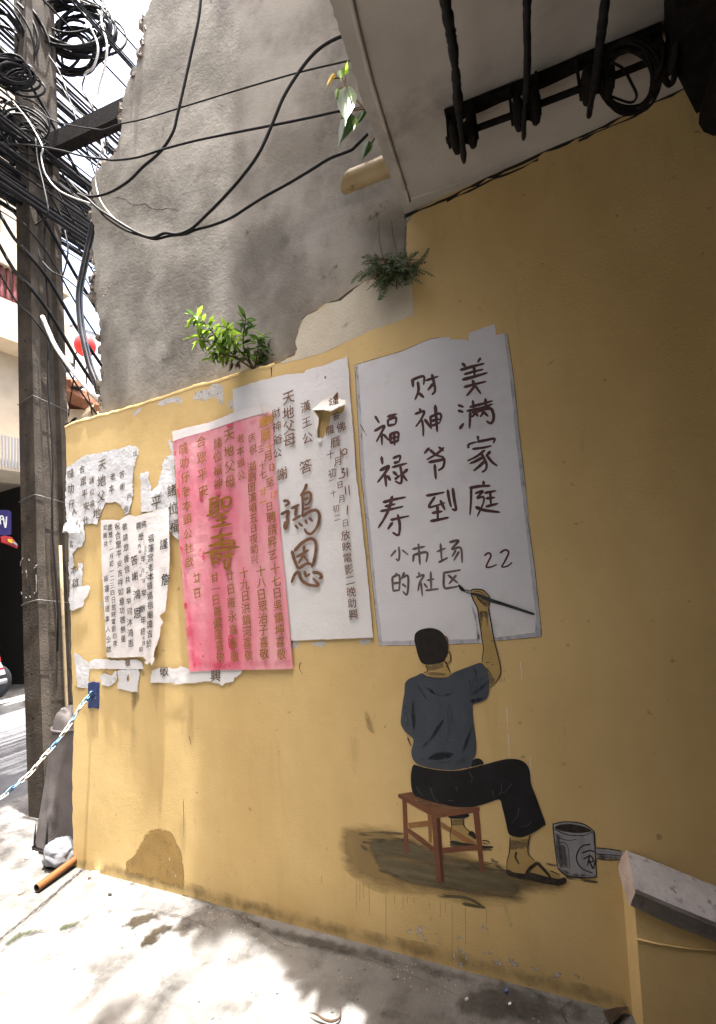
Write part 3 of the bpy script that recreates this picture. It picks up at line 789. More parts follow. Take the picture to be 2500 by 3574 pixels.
# ---------------------------------------------------------------- low wall with its cap, lower right
lw = thing('low_parapet', (.3, -.06, 0), 'low yellow side wall topped by a rough sloping stone cap at the lower right', 'low wall')
YF = -.09
bk = [P(2176,3134,Y=0), P(2205,3506,Y=0)]
fr = [P(2218,3197,Y=YF), P(2246,3574,Y=YF)]
def low(p, q, z): return p + (q-p)*((z-p.z)/(q.z-p.z))
b0, f0 = low(*bk, -.05), low(*fr, -.05)
b1, f1 = low(*bk, .46), low(*fr, .47)
dx = 1.4
slope = -.30
def far(p, z): return Vector((p.x+dx, p.y, z))
mb = MB()
mb.hexa([f0, far(f0,-.05), far(b0,-.05), b0, f1, far(f1,.47+slope*dx), far(b1,.46+slope*dx), b1])
mb.build('body', MAT['yellow'], lw)
# moulded ledge on the front
l0 = [P(2222,3275,Y=YF), P(2300,3293,Y=YF), P(2400,3308,Y=YF), P(2560,3322,Y=YF)]
mb = MB(); mb.tube([q + Vector((0,-.003,0)) for q in l0], .0028, 8); mb.build('ledge', MAT['yellow'], lw, True)
cap_end = [((590,375),-.002),((612,430),-.03),((640,560),-.07),((668,700),-.105),((690,800),-.122),((690,845),-.125),((652,930),-.112),((640,985),-.108),((612,960),-.09),((580,860),-.06),((550,760),-.04),((510,620),-.015),((503,560),-.004),((530,460),-.003),((552,385),-.002)]
ce = [P(*Q6(q)[0], Y=y) for q, y in cap_end]
ext = Vector((.242,0,-.072)); 
v, f = [], []
ns = 14; rnd = random.Random(8)
for s in range(ns+1):
    for i, q in enumerate(ce):
        t = s/ns*5.5
        j = Vector((0, rnd.uniform(-.003,.003), rnd.uniform(-.004,.004))) if 0 < s else Vector()
        v.append(q + ext*t + j)
m = len(ce)
for s in range(ns):
    for i in range(m): f.append((s*m+i, s*m+(i+1)%m, (s+1)*m+(i+1)%m, (s+1)*m+i))
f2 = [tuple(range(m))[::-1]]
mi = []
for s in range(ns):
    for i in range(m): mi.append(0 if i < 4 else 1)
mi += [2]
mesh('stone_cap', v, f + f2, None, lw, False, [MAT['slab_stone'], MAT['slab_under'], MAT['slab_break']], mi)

# ---------------------------------------------------------------- concrete utility pole
pole = thing('utility_pole', (-3.98, .42, 0), 'square grey concrete utility pole with cable straps and a chalk scrawl, beside the wall end', 'utility pole')
def pole_pt(u, w, z):
    """u: 0 at the camera-side corner, 1 at the far left corner; w: 0 front, 1 back; z: height."""
    s = 1 - .012*z
    x = -3.886 - .075*(1-math.exp(-z/1.6)) - .006*z
    return Vector((x - .215*u*s, .336 + .30*w*s, z))
mb = MB()
# an I-shaped cross-section: the side towards the wall has a long recess
prof = [(1,0),(0,0),(0,.22),(.16,.30),(.16,.70),(0,.78),(0,1),(1,1)]
zs = [-.05,.4,1,2,3,4.5,6,8,9.5]
v = [pole_pt(u, w, z) for z in zs for u, w in prof]
f = [(i*8+k, i*8+(k+1)%8, (i+1)*8+(k+1)%8, (i+1)*8+k) for i in range(len(zs)-1) for k in range(8)]
f.append(tuple((len(zs)-1)*8+k for k in range(8)))
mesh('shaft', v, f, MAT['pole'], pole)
for z in (.72,1.05,1.4,1.72,1.98,2.3,2.62,3.0,3.4,3.85,4.3,5.2,6.1):
    c = pole_pt(.5, 0, z)
    mb = MB(); mb.lathe(c + Vector((0,-.0015,0)), (0,-1,0), [(0,.012),(.001,.012)], 10); mb.build('bolt_hole', MAT['pole_hole'], pole)
for z in (1.08,1.62,2.47,3.32):
    loop = [pole_pt(1.03,-.03,z-.03), pole_pt(.5,-.035,z-.01), pole_pt(-.04,-.03,z), pole_pt(-.05,.5,z-.03), pole_pt(-.05,1.03,z-.06)]
    mb = MB(); mb.tube(loop, .003, 6); mb.build('strap', MAT['steel_wire'] if z > 1.5 else MAT['iron'], pole, True)
mb = MB()
mb.tube([pole_pt(-.10,.60,z) for z in (.25,.8,1.4,2.05)], .012, 10); mb.build('conduit', MAT['conduit'], pole, True)
mb = MB(); mb.tube([pole_pt(-.06,.45,z)+Vector((0,.012*math.sin(z*5),0)) for z in [1.2+.3*k for k in range(14)]], .008, 6); mb.build('riser_cable', MAT['black'], pole, True)
# white scrawl brushed on the face
mb = MB(); rnd = random.Random(3)
def pole_mark(pts, w):
    fc = [P(q[0], q[1], Y=.336-.0015) for q in pts]
    mb = MB(); mb.tube(fc, w, 5); mb.build('chalk_mark', MAT['chalk'], pole)
for st in (Q4((165,630),(168,600),(180,575)),Q4((185,572),(192,570)),Q4((232,575),(238,592)),Q4((285,632),(296,625)),Q4((275,648),(292,640)),Q4((210,665),(214,690)),Q4((185,668),(180,690)),
           Q4((290,700),(294,760),(292,840)),Q4((172,840),(176,860)),Q4((208,880),(212,890)),Q4((240,870),(244,885)),Q4((280,845),(276,860)),Q4((218,700),(216,730))):
    pole_mark(st, .004)

# steel cross-beam from the pole to the wall
mb = MB()
a0, a1 = P(150,475,Y=.42), P(470,318,Y=.42)
for z0, z1, y0, y1 in ((-.0,-.012,0,.1),(-.155,-.167,0,.1),(-.012,-.155,.0,.012)):
    mb.hexa([a0+Vector((0,y0,z1)), a1+Vector((0,y0,z1)), a1+Vector((0,y1,z1)), a0+Vector((0,y1,z1)), a0+Vector((0,y0,z0)), a1+Vector((0,y0,z0)), a1+Vector((0,y1,z0)), a0+Vector((0,y1,z0))])
tag(mb.build('steel_beam', MAT['iron']), 'black steel channel bridging the gap between the concrete pole and the grey wall', 'beam')

# ---------------------------------------------------------------- cables
def cable(pts, r, mat, label, cat='cable', group=None, name='cable', n=7, k=6):
    mb = MB(); mb.tube(smooth_line(pts, k), r, n)
    return tag(mb.build(name, mat, None, True), label, cat, group)
GF = 'cables slung across the grey wall'
W = lambda pts, y: [P(a, b, Y=y) for a, b in pts]
cable(W(Q1((905,-40),(890,90),(860,230),(825,390),(795,520),(775,595),(720,680),(640,750),(580,810),(500,860),(430,880),(380,876),(345,850),(300,800)), -.02), .0085, MAT['black'], 'black cable dropping from the top of the grey wall and swinging left to the pole', group=GF)
cable(W(Q1((1600,140),(1525,165),(1450,205),(1390,260),(1330,340),(1270,440),(1220,560),(1160,690),(1080,800),(1000,890),(920,970),(860,1025),(800,1050),(740,1045),(690,1065),(640,1055),(570,1020),(500,975),(440,935),(390,890),(350,870)), -.03), .0085, MAT['black'], 'thick black cable sagging in one deep curve from the slab edge to the pole', group=GF)
cable(W(Q1((1650,600),(1600,650),(1570,675),(1480,710),(1390,765),(1290,825),(1190,880),(1110,930),(1040,975),(960,1008),(880,1030),(830,1050),(760,1058),(700,1072),(650,1062),(560,1030),(470,970),(420,900)), -.015), .0075, MAT['black'], 'thinner black cable twisting round the deep sagging one at the bottom of its curve', group=GF)
cable(W(Q1((1640,250),(1550,275),(1340,325),(1080,400),(820,480),(640,535),(540,556),(480,578),(430,580),(250,545),(150,480)), -.01), .0045, MAT['black'], 'thin straight wire crossing the upper grey wall from pole to slab', group=GF)
cable(W(Q1((1700,470),(1610,485),(1510,500),(1400,525),(1230,560),(1000,605),(860,635),(730,670),(620,705),(520,718),(470,714),(380,702),(250,670),(120,650),(30,650)), -.025), .0065, MAT['black'], 'taut black cable rising gently across the middle of the grey wall behind the heart-leaved sprig', group=GF)
cable(W(Q1((60,455),(130,545),(190,655),(185,700),(205,780),(260,850),(340,890),(410,915),(480,960),(560,1010),(620,1045),(670,1065)), .02), .0055, MAT['white_hose'], 'pale grey wire hanging from the pole and joining the sagging cables', group=GF)
cable(W(Q1((465,650),(430,780),(440,870),(470,930),(520,985),(590,1030)), .03), .005, MAT['white_hose'], 'short pale wire looping off the broken wall edge into the sagging cables', group=GF)
cable(W(Q3((752,-60),(735,30),(690,230),(650,420),(635,560),(650,760),(675,900),(720,1090),(770,1220),(795,1310)), .12), .024, MAT['sheathed'], 'thick silvery cable curving down beside the broken edge of the grey wall', n=10)
cable(W(Q3((340,700),(395,830),(440,930),(520,1050),(610,1170),(720,1300),(830,1410)), .2), .016, MAT['white_hose'], 'pale sleeve sloping from the pole strap to the end of the yellow wall', n=10)
GB = 'utility cables running along the street behind the pole'
rnd = random.Random(21)
def street_cable(px, py, y0, r, mat, dev=0):
    """A cable that runs along the street (+Y) through the point seen at this pixel."""
    c = P(px, py, Y=y0)
    sl = rnd.uniform(-.012, .012)+dev; sx = rnd.uniform(-.012, .012)
    pts = []
    for t in (-3.2, -2, -1, 0, 1, 2, 4, 7, 11, 16, 22):
        pts.append(c + Vector((sx*t, t, sl*t + .004*(t-6)**2 - .004*36 + rnd.uniform(-.01,.01))))
    mb = MB(); mb.tube(pts, r, 6); o = mb.build('street_cable', mat, None, True)
    return tag(o, 'black overhead cable running along the street through the gap between pole and grey wall', 'cable', GB)
for k in range(24):
    street_cable(130+rnd.uniform(-130,60), 260+rnd.uniform(-130,90), .9+rnd.uniform(-.3,.5), rnd.choice((.006,.008,.012,.018)), MAT['black'], rnd.uniform(-.03,.03))
for k in range(46):
    street_cable(225+rnd.gauss(0,30), 650+rnd.gauss(0,26), 1.0+rnd.uniform(-.4,.7), rnd.choice((.007,.009,.013,.02)), MAT['black'], rnd.uniform(-.03,.03))
for k in range(46):
    street_cable(255+rnd.gauss(0,34), 800+rnd.gauss(0,34), 1.1+rnd.uniform(-.4,.7), rnd.choice((.007,.009,.013,.02)), MAT['black'], rnd.uniform(-.03,.03))
for k in range(10):
    street_cable(330+rnd.uniform(-50,80), 110+rnd.uniform(-90,70), .8+rnd.uniform(-.2,.3), rnd.choice((.005,.007,.011)), MAT['black'], rnd.uniform(-.03,.03))
for k in range(16):
    street_cable(30+rnd.uniform(-80,30), 420+rnd.uniform(-110,180), .2+rnd.uniform(-.1,.2), rnd.choice((.007,.01,.016)), MAT['black'], rnd.uniform(-.03,.03))

def coil(c, rad, n, r, mat, label, tilt, name='cable_coil', jit=.12, oval=1.0, turns=(0.9,1.25)):
    """A bundle of spare cable hung up in rough loops: one tangle."""
    mb = MB(); rn = random.Random(int(rad*1000)+n)
    for k in range(n):
        rr = rad*rn.uniform(1-jit*2.6, 1+jit); off = Vector((rn.uniform(-jit,jit)*rad*1.6, rn.uniform(-.08,.08), rn.uniform(-jit,jit)*rad*1.6))
        a0 = rn.uniform(0, 6.28); tn = rn.uniform(*turns)
        tx, ty = tilt[0]+rn.uniform(-.25,.25), tilt[1]+rn.uniform(-.3,.3)
        pts = []
        for i in range(26):
            a = a0 + i/25*tn*6.283
            p = Vector((math.cos(a)*rr, 0, math.sin(a)*rr*oval))
            p.rotate(Matrix.Rotation(tx, 3, 'X') @ Matrix.Rotation(ty, 3, 'Z'))
            pts.append(c + off + p)
        mb.tube(pts, r*rn.uniform(.7,1.2), 6)
    return tag(mb.build(name, mat, None, True), label, 'cable coil')
coil(P(275,95,Y=.75), .36, 15, .014, MAT['black'], 'big tangle of black cable loops hanging in the sky beside the pole', (0,.5), oval=.8)
coil(P(255,175,Y=.8), .25, 9, .014, MAT['black'], 'lower small bunch of spare black cable loops hanging under the big tangle', (.2,.4), oval=.9)
coil(P(65,270,Y=.15), .17, 12, .010, MAT['black'], 'glossy coil of black cable tied to the face of the pole near the top', (.3,.7), oval=.6)
coil(P(5,330,Y=.3), .26, 12, .010, MAT['black'], 'tangle of thin black wires at the left edge of the pole', (.1,.9), oval=1.1)
coil(P(90,470,Y=.30), .20, 10, .009, MAT['black'], 'knot of black wires tied round the pole below the steel beam end', (.2,.9), jit=.25, turns=(.5,1.0))
coil(P(20,130,Y=.25), .30, 14, .013, MAT['black'], 'heavy black cable tangle hugging the top left of the pole', (.4,.9), jit=.2, oval=1.3, turns=(.6,1.1))
coil(P(10,440,Y=.28), .22, 12, .012, MAT['black'], 'thick black wire tangle at the left frame edge beside the pole', (.3,.8), jit=.25, turns=(.6,1.1))
for k in range(9):
    z_ = 4.2 + k*.28 + rnd.uniform(-.1,.1); y0 = rnd.uniform(-.02,.02)
    cable([pole_pt(1.6,-.5,z_+.5), pole_pt(1.0,-.12,z_+.15), pole_pt(.4,-.08,z_), pole_pt(-.1,-.06,z_-.12+y0), pole_pt(-.2,.5,z_-.3), pole_pt(-.3,1.4,z_-.7), pole_pt(-.2,3,z_-1.2)], rnd.choice((.008,.012,.016)), MAT['black'], 'black cable wrapping diagonally round the upper pole', group='cables wrapped round the pole')
for q in (W(Q1((470,-30),(455,90),(480,200),(470,300),(440,420),(450,560),(470,650)), .6), W(Q1((340,-20),(400,110),(440,210),(420,300),(380,340),(400,450),(440,540),(465,690)), .7)):
    cable(q, .010, MAT['white_hose'], 'pale grey wire dangling through the black cable tangle beside the pole', group='pale wires in the cable tangle')
for q in (W(Q1((220,250),(270,330),(330,500),(370,620),(400,700),(430,790)), .5), W(Q1((380,340),(370,400),(410,470),(470,600),(480,690),(500,670)), .5), W(Q3((340,260),(420,340),(520,390),(620,470),(740,575)), .35),
          W(Q3((520,10),(545,150),(530,280),(500,380)), .4), W(Q3((680,380),(720,450),(745,500)), .25), W(Q1((20,60),(110,180),(200,300),(270,380),(340,490),(440,560),(500,660)), .6), W(Q3((550,1500),(560,1400),(590,1200),(600,1050),(615,980)), 1.2), W(Q3((740,1490),(720,1380),(700,1290),(690,1100)), 1.2),
          W(Q1((160,620),(170,720),(200,850),(215,960),(160,1010)), .25)):
    cable(q, .0065, MAT['black'], 'thin black wire straggling down between the pole and the wall', group='loose wires between pole and wall')

# ---------------------------------------------------------------- insulator rack under the slab
rack = thing('insulator_rack', (.1, -.1, 3.165), 'black iron rack of spool insulators bolted under the pale slab', 'cable rack')
mb = MB()
top = Q2((385,490),(560,420),(740,350),(900,285),(1060,215),(1210,158),(1360,95)); low_ = Q2((398,545),(560,478),(640,440),(830,375),(1000,295),(1210,215),(1360,165))
rnd = random.Random(5)
for i in range(len(top)-1):
    a0, a1 = P(*top[i], Z=3.166), P(*top[i+1], Z=3.166); b0, b1 = P(*low_[i], Z=3.166), P(*low_[i+1], Z=3.166)
    d = Vector((0,0,-.018))
    mb.hexa([b0+d, b1+d, a1+d, a0+d, b0, b1, a1, a0])
mb.build('flat_bar', MAT['iron'], rack)
RZ = 3.065
mb = MB(); mb.tube([P(*q, Z=RZ) for q in Q2((395,630),(540,573),(690,518),(820,465),(990,400),(1150,340),(1310,276),(1420,235))], .011, 8); mb.build('rod', MAT['iron'], rack, True)
for k, (t0, t1) in enumerate((((402,520),(410,655)), ((515,462),(535,612)), ((678,398),(692,552)), ((798,335),(818,502)), ((978,270),(1000,438)), ((1132,220),(1146,382)), ((1300,170),(1318,310)))):
    p0, p1 = P(*Q2(t0)[0], Z=3.15), P(*Q2(t1)[0], Z=RZ-.012)
    w = Vector((.004,0,0)); u = Vector((.0,.014,0))
    mb = MB(); mb.hexa([p1-w-u, p1+w-u, p1+w+u, p1-w+u, p0-w-u, p0+w-u, p0+w+u, p0-w+u])
    mb.build('bracket', MAT['iron'], rack)
def spool(a, b):
    a, b = P(*Q2(a)[0], Z=RZ), P(*Q2(b)[0], Z=RZ)
    L_ = (b-a).length
    mb = MB()
    prof = [(0,.028),(.08,.05),(.2,.055),(.3,.05),(.36,.036),(.44,.032),(.5,.03),(.56,.032),(.64,.036),(.7,.05),(.8,.055),(.92,.05),(1,.028)]
    mb.lathe(a, b-a, [(h*L_, r) for h, r in prof], 18)
    mb.build('spool_insulator', MAT['iron'], rack, True)
spool((414,624),(532,578)); spool((694,517),(818,468)); spool((1003,396),(1145,342)); spool((1322,272),(1420,236))
hook = MB(); hook.tube(smooth_line([P(*q, Z=3.03) for q in Q2((1370,300),(1375,350),(1395,378),(1415,360),(1422,300))], 5), .009, 8); hook.build('hook', MAT['iron'], rack, True)
GR = 'thick black cables tied to the rack under the slab'
for lab, r, zz, pts in (('thick ragged black cable at the left end of the rack under the slab', .0140, 3.012, ((372,-60),(388,-20),(400,60),(418,160),(430,250),(440,350),(450,480),(464,600),(476,728))),
                    ('smooth thick black cable through the middle spool of the rack under the slab', .0112, 3.012, ((765,-60),(760,-20),(757,100),(760,250),(755,400),(746,520),(743,625))),
                    ('thickest black cable through the right spool of the rack beside the wire loops', .0136, 3.012, ((1122,-60),(1112,-20),(1095,120),(1077,260),(1060,380),(1045,460),(1036,525)))):
    L_ = smooth_line([P(*q, Z=zz) for q in Q2(*pts)], 7)
    mb = MB(); rn = random.Random(int(r*1e4)); n_ = len(L_)
    mb.tube(L_, [r*(1 + (.42*mnoise.noise(Vector((i*.7, r*900, 2))) if r > .0138 else .22*mnoise.noise(Vector((i*.6,r*700,2))))) * (.72 if i > n_*.72 else 1) * (.7 if i > n_-2 else 1) for i in range(n_)], 9)
    tag(mb.build('heavy_cable', MAT['black'], None, True), lab, 'cable', GR)
mb = MB(); rn = random.Random(9)
for k in range(6):
    cx, cy = 1205+rn.uniform(-14,22), 352+rn.uniform(-14,16); rx, ry = 128+rn.uniform(-22,14), 150+rn.uniform(-30,22)
    mb.tube([P(*q, Z=3.03+rn.uniform(-.004,.004)) for q in Q2(*[(cx+rx*math.cos(a/30*6.283+.4), cy+ry*math.sin(a/30*6.283+.4)) for a in range(31)])], .0052, 6)
mb.tube(smooth_line([P(*q, Z=3.03) for q in Q2((1130,275),(1190,310),(1225,370),(1250,430),(1220,460),(1130,430))], 5), .004, 6)
tag(mb.build('wire_loops', MAT['iron'], None, True), 'coil of thin black wire hanging in loops under the slab', 'wire coil')
# a dark steel shutter box under the slab, far right
sb = thing('shutter_box', (.9, -.35, 2.7), 'black shutter housing hanging in the dark corner under the slab', 'shutter box')
q0, q1, q2 = P(*Q2((1372,20))[0], Z=3.167), P(*Q2((1375,150))[0], Z=3.167), P(*Q2((1490,372))[0], Z=3.167)
mb = MB()
pl = [(q0.x-.02, -1.2), (q0.x, q0.y), (q1.x, q1.y), (q2.x, -.006), (.755, -.006), (.755, -1.2)]
m = len(pl)
mb.add([(x, y, 3.05) for x, y in pl] + [(x, y, 3.168) for x, y in pl], [tuple(range(m))[::-1], tuple(range(m, 2*m))] + [(i, (i+1)%m, (i+1)%m+m, i+m) for i in range(m)])
mb.build('housing', MAT['iron'], sb)
mb = MB(); mb.tube([(.66,-1.2,2.99),(.66,-.03,2.99)], .085, 14); mb.build('roller', MAT['iron'], sb, True)

# drain pipe through the side of the building
mb = MB()
a, c = P(1232,628,Y=-.05), P(1400,560,Y=-.05)
R_ = .046; nn = 18
ax = (c-a).normalized(); u = Vector((0,1,0)); w = ax.cross(u).normalized()
v = []
for k in range(nn):
    an = 2*math.pi*k/nn
    o = u*math.cos(an)*R_ + w*math.sin(an)*R_
    v.append(a + o - ax*(.035*(1 - o.z/R_)/1.0 - .012))      # the mouth is cut on the slant
v += [c + u*math.cos(2*math.pi*k/nn)*R_ + w*math.sin(2*math.pi*k/nn)*R_ for k in range(nn)]
v2 = [a + (p-a)*.0 + (u*math.cos(2*math.pi*k/nn)+w*math.sin(2*math.pi*k/nn))*R_*.9 + ax*.12 for k, p in enumerate(v[:nn])]
dp = thing('drain_pipe', a, 'cream plastic drain pipe with a slanted mouth poking out beside the slab', 'pipe')
mesh('tube', v, [(k, (k+1)%nn, nn+(k+1)%nn, nn+k) for k in range(nn)], MAT['pvc_cream'], dp, True)
mesh('mouth', [p + (a + (p-a)*1 - p)*0 for p in v[:nn]] + v2, [(k, nn+k, nn+(k+1)%nn, (k+1)%nn) for k in range(nn)] + [tuple(range(nn, 2*nn))], MAT['pvc_inner'], dp)

# ---------------------------------------------------------------- plants on the wall
def leaf(mb, base, d, ln, wd, up, fold=.25, droop=.25):
    d = Vector(d).normalized(); up = Vector(up)
    s = d.cross(up)
    s = s.normalized() if s.length > 1e-4 else Vector((1,0,0))
    nrm = s.cross(d).normalized()
    v = []
    for t, w in ((0,.06),(.25,.75),(.5,1.0),(.75,.7),(1,.03)):
        c = Vector(base) + d*ln*t - nrm*(droop*ln*t*t)
        v += [c - s*wd*.5*w + nrm*fold*wd*.5*w, c, c + s*wd*.5*w + nrm*fold*wd*.5*w]
    mb.add(v, [(i*3+k, i*3+k+1, i*3+k+4, i*3+k+3) for i in range(4) for k in range(2)])

rnd = random.Random(14)
pl = thing('leafy_plant', P(888,1288,Y=.04), 'bright green leafy plant sprouting from the ledge above the pink poster', 'plant')
lv, ld, sm = MB(), MB(), MB()
stems = [([(888,1290),(845,1262),(800,1225),(765,1190),(735,1150),(705,1118),(672,1100)], .03, -.30, 38),
         ([(888,1290),(870,1255),(852,1215),(850,1170),(856,1128),(858,1110)], .03, -.10, 26),
         ([(888,1290),(850,1240),(815,1195),(800,1165),(790,1140)], .03, -.22, 22),
         ([(850,1262),(800,1240),(770,1235),(745,1215),(712,1180),(690,1178)], -.05, -.26, 22),
         ([(888,1290),(898,1240),(905,1195),(912,1165)], .03, .0, 12),
         ([(800,1225),(760,1225),(735,1260)], -.05, -.2, 9)]
for pts, y0, y1, nl in stems:
    n_ = len(pts)
    L_ = smooth_line([P(a, b, Y=y0+(y1-y0)*i/(n_-1)) for i, (a, b) in enumerate(pts)], 6)
    sm.tube(L_, .0055, 6, True, .0018)
    nl = int(nl*1.6)
    for k in range(nl):
        t = (.2 + .8*k/nl); i = min(len(L_)-2, int(t*(len(L_)-1)))
        p = L_[i]; tg = (L_[i+1]-L_[i]).normalized()
        az = k*2.4 + rnd.uniform(-.5,.5)
        side = tg.cross(Vector((0,0,1))).normalized(); sd2 = tg.cross(side)
        d = tg*rnd.uniform(.2,.8) + (side*math.cos(az) + sd2*math.sin(az))*1.0 + Vector((0,0,rnd.uniform(-.35,.25)))
        dark = rnd.random() < (.12 if y1 < -.12 else .75)  # stems near the wall get mostly dark leaves: shade put into the colour
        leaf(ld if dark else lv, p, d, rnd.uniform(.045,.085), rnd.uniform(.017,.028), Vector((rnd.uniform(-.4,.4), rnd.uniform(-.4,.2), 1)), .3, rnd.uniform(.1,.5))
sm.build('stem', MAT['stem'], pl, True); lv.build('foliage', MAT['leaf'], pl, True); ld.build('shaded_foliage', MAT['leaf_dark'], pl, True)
mb = MB()
for k in range(16):
    p = P(805+rnd.uniform(-25,35), 1245+rnd.uniform(-15,25), Y=-.05)
    leaf(mb, p, (rnd.uniform(-.4,.4), rnd.uniform(-.3,.3), -1), rnd.uniform(.03,.06), .012, (1,rnd.uniform(-1,1),0), .6, .2)
mb.build('dead_leaves', MAT['fern_dry'], pl)
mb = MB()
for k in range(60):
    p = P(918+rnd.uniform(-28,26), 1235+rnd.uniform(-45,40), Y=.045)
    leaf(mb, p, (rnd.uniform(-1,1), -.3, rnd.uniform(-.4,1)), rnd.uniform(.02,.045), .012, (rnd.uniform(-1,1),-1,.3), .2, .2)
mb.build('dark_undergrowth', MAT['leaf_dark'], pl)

fp = thing('fern', P(1372,962,Y=.0), 'dusty dark fern clump hanging in the corner where yellow paint meets grey wall', 'fern')
fg, fd = MB(), MB()
def frond(mb, pts, y0, y1, wl, n=16):
    k = len(pts)
    L_ = smooth_line([P(a, b, Y=y0+(y1-y0)*i/max(1,k-1)) for i, (a, b) in enumerate(pts)], 7)
    mb.tube(L_, .0016, 4, False)
    for i in range(1, n):
        t = i/n; j = t*(len(L_)-1); q = L_[int(j)].lerp(L_[min(int(j)+1, len(L_)-1)], j-int(j))
        tg = (L_[min(int(j)+1, len(L_)-1)] - L_[int(j)]).normalized()
        sd = tg.cross(Vector((rnd.uniform(-.2,.2), 1, rnd.uniform(-.2,.2)))).normalized()
        for s in (-1, 1):
            leaf(mb, q, sd*s + tg*.45 + Vector((0,rnd.uniform(-.3,.3),0)), wl*(1-t*.75)*rnd.uniform(.8,1.1), wl*.22, (0,-1,.3), .1, .2)
for pts in (((1345,945),(1335,890),(1325,840),(1322,765)), ((1390,945),(1385,880),(1372,820),(1367,772)), ((1408,930),(1412,880),(1416,820),(1418,790))):
    frond(fg, pts, .03, -.03, .016, 16)
frond(fg, ((1330,960),(1290,950),(1260,955),(1235,975),(1228,990)), .02, -.06, .034, 16); frond(fg, ((1345,975),(1340,1000),(1332,1030),(1322,1048)), .0, -.06, .036, 15)
frond(fg, ((1400,940),(1440,935),(1475,905),(1500,865)), .0, -.08, .03, 18); frond(fg, ((1330,930),(1300,905),(1280,895),(1262,900)), .02, -.06, .03, 14)
frond(fg, ((1395,930),(1430,900),(1450,885),(1462,880)), .0, -.08, .026, 13)
for k in range(120):
    an = rnd.uniform(-.7, 3.8); r_ = rnd.uniform(35, 105)
    bx, by = 1370+rnd.uniform(-52,48), 945+rnd.uniform(-22,25)
    tx, ty = bx+math.cos(an)*r_, by-math.sin(an)*r_*.75+10
    frond(fd if rnd.random() < .22 else fg, ((bx,by), ((bx+tx)/2+rnd.uniform(-8,8), (by+ty)/2-12), (tx,ty)), rnd.uniform(-.03,.04), rnd.uniform(-.12,.03), rnd.uniform(.016,.028), 10)
for k in range(26):
    bx, by = 1372+rnd.uniform(-55,50), 945+rnd.uniform(-12,25)
    frond(fd if rnd.random() < .3 else fg, ((bx,by),(bx+rnd.uniform(-14,14),by+22),(bx+rnd.uniform(-26,26),by+rnd.uniform(30,62))), .0, -.05, .018, 9)
for k in range(150):
    bx, by = 1372+rnd.gauss(0,36), 945+rnd.gauss(0,18)
    leaf(fd if rnd.random() < .2 else fg, P(bx, by, Y=rnd.uniform(-.03,.05)), (rnd.uniform(-1,1), rnd.uniform(-.6,.2), rnd.uniform(-.6,1)), rnd.uniform(.03,.06), .009, (rnd.uniform(-1,1),-1,.3), .2, .3)
fg.build('fronds', MAT['fern'], fp); fd.build('dry_fronds', MAT['fern_dry'], fp)

bp_ = thing('bodhi_sapling', P(1300,400,Y=-.25), 'sprig of heart-shaped green leaves with pointed tips growing over the edge of the slab', 'plant')
mb = MB()
for pts in (((250,200),(270,240),(340,340),(400,410),(470,490)), ((285,285),(250,270),(205,285)), ((340,470),(400,462),(460,455)), ((240,185),(210,180),(165,185)), ((268,230),(272,150),(270,120)), ((495,770),(530,720))):
    mb.tube(smooth_line([P(*q, Y=-.32) for q in J(*pts)], 5), .004, 6)
mb.build('stem', MAT['stem'], bp_, True)
def heart(base, tip, wd, y, mat, tilt=.04, nm='leaf'):
    b_, t_ = Vector(J(base)[0]), Vector(J(tip)[0])
    d = t_-b_; s = Vector((-d.y, d.x)).normalized()*wd*.3922*.5
    v = []
    for t, w in ((-.05,.30),(.0,.62),(.12,.95),(.28,1.0),(.45,.82),(.6,.55),(.72,.28),(.82,.10),(1,.01)):
        c = b_+d*max(t, 0 if w > .5 else -.05)
        for k in (-1, -.5, 0, .5, 1):
            q = c + s*w*k*(1+.06*rnd.uniform(-1,1))
            v.append(P(q.x, q.y, Y=y - tilt*t*1.2 + .025*abs(k)*w*(1 if tilt > 0 else -1)))
    mesh(nm, v, [(i*5+k, i*5+k+1, i*5+k+6, i*5+k+5) for i in range(8) for k in range(4)], MAT[mat], bp_, True)
heart((285,285),(268,615), 185, -.35, 'leaf_dark', .09); heart((318,520),(195,815), 130, -.33, 'leaf_dark', .04); heart((262,150),(290,25), 60, -.36, 'leaf', .05)
heart((168,150),(88,285), 42, -.38, 'leaf_yellow', .03); heart((225,120),(232,215), 56, -.37, 'leaf', .05); heart((205,285),(180,380), 50, -.34, 'leaf', .03); heart((300,270),(330,395), 70, -.33, 'leaf', .06)
heart((445,465),(345,640), 60, -.32, 'leaf_dark', .03); heart((370,545),(340,660), 60, -.34, 'leaf', .06); heart((478,755),(412,930), 88, -.10, 'leaf_dark', .01); heart((290,500),(225,560), 60, -.34, 'leaf', .03)

wv = thing('wall_weeds', (-.47,-.5,3.4), 'weeds sprouting from the outer corner of the building above the slab', 'plant')
wl, ws = MB(), MB(); rnd = random.Random(41)
for k in range(15):
    z_ = rnd.uniform(3.9, 9.2); b_ = Vector((-.47, -.39+rnd.uniform(-.02,.15), z_))
    t_ = b_ + Vector((-rnd.uniform(.08,.22), rnd.uniform(-.08,.10), rnd.uniform(.0,.2)))
    L_ = smooth_line([b_, b_.lerp(t_, .5)+Vector((0,0,.05)), t_], 5); ws.tube(L_, .005, 5)
    for j in range(14):
        p = L_[rnd.randrange(3, len(L_))]
        leaf(wl, p, (rnd.uniform(-1,.5), rnd.uniform(-1,1), rnd.uniform(-.4,.4)), rnd.uniform(.06,.11), rnd.uniform(.03,.05), (rnd.uniform(-.3,.3),rnd.uniform(-.3,.3),1), .1, .3)
wl.build('foliage', MAT['leaf_dark'], wv, True); ws.build('stems', MAT['stem'], wv, True)
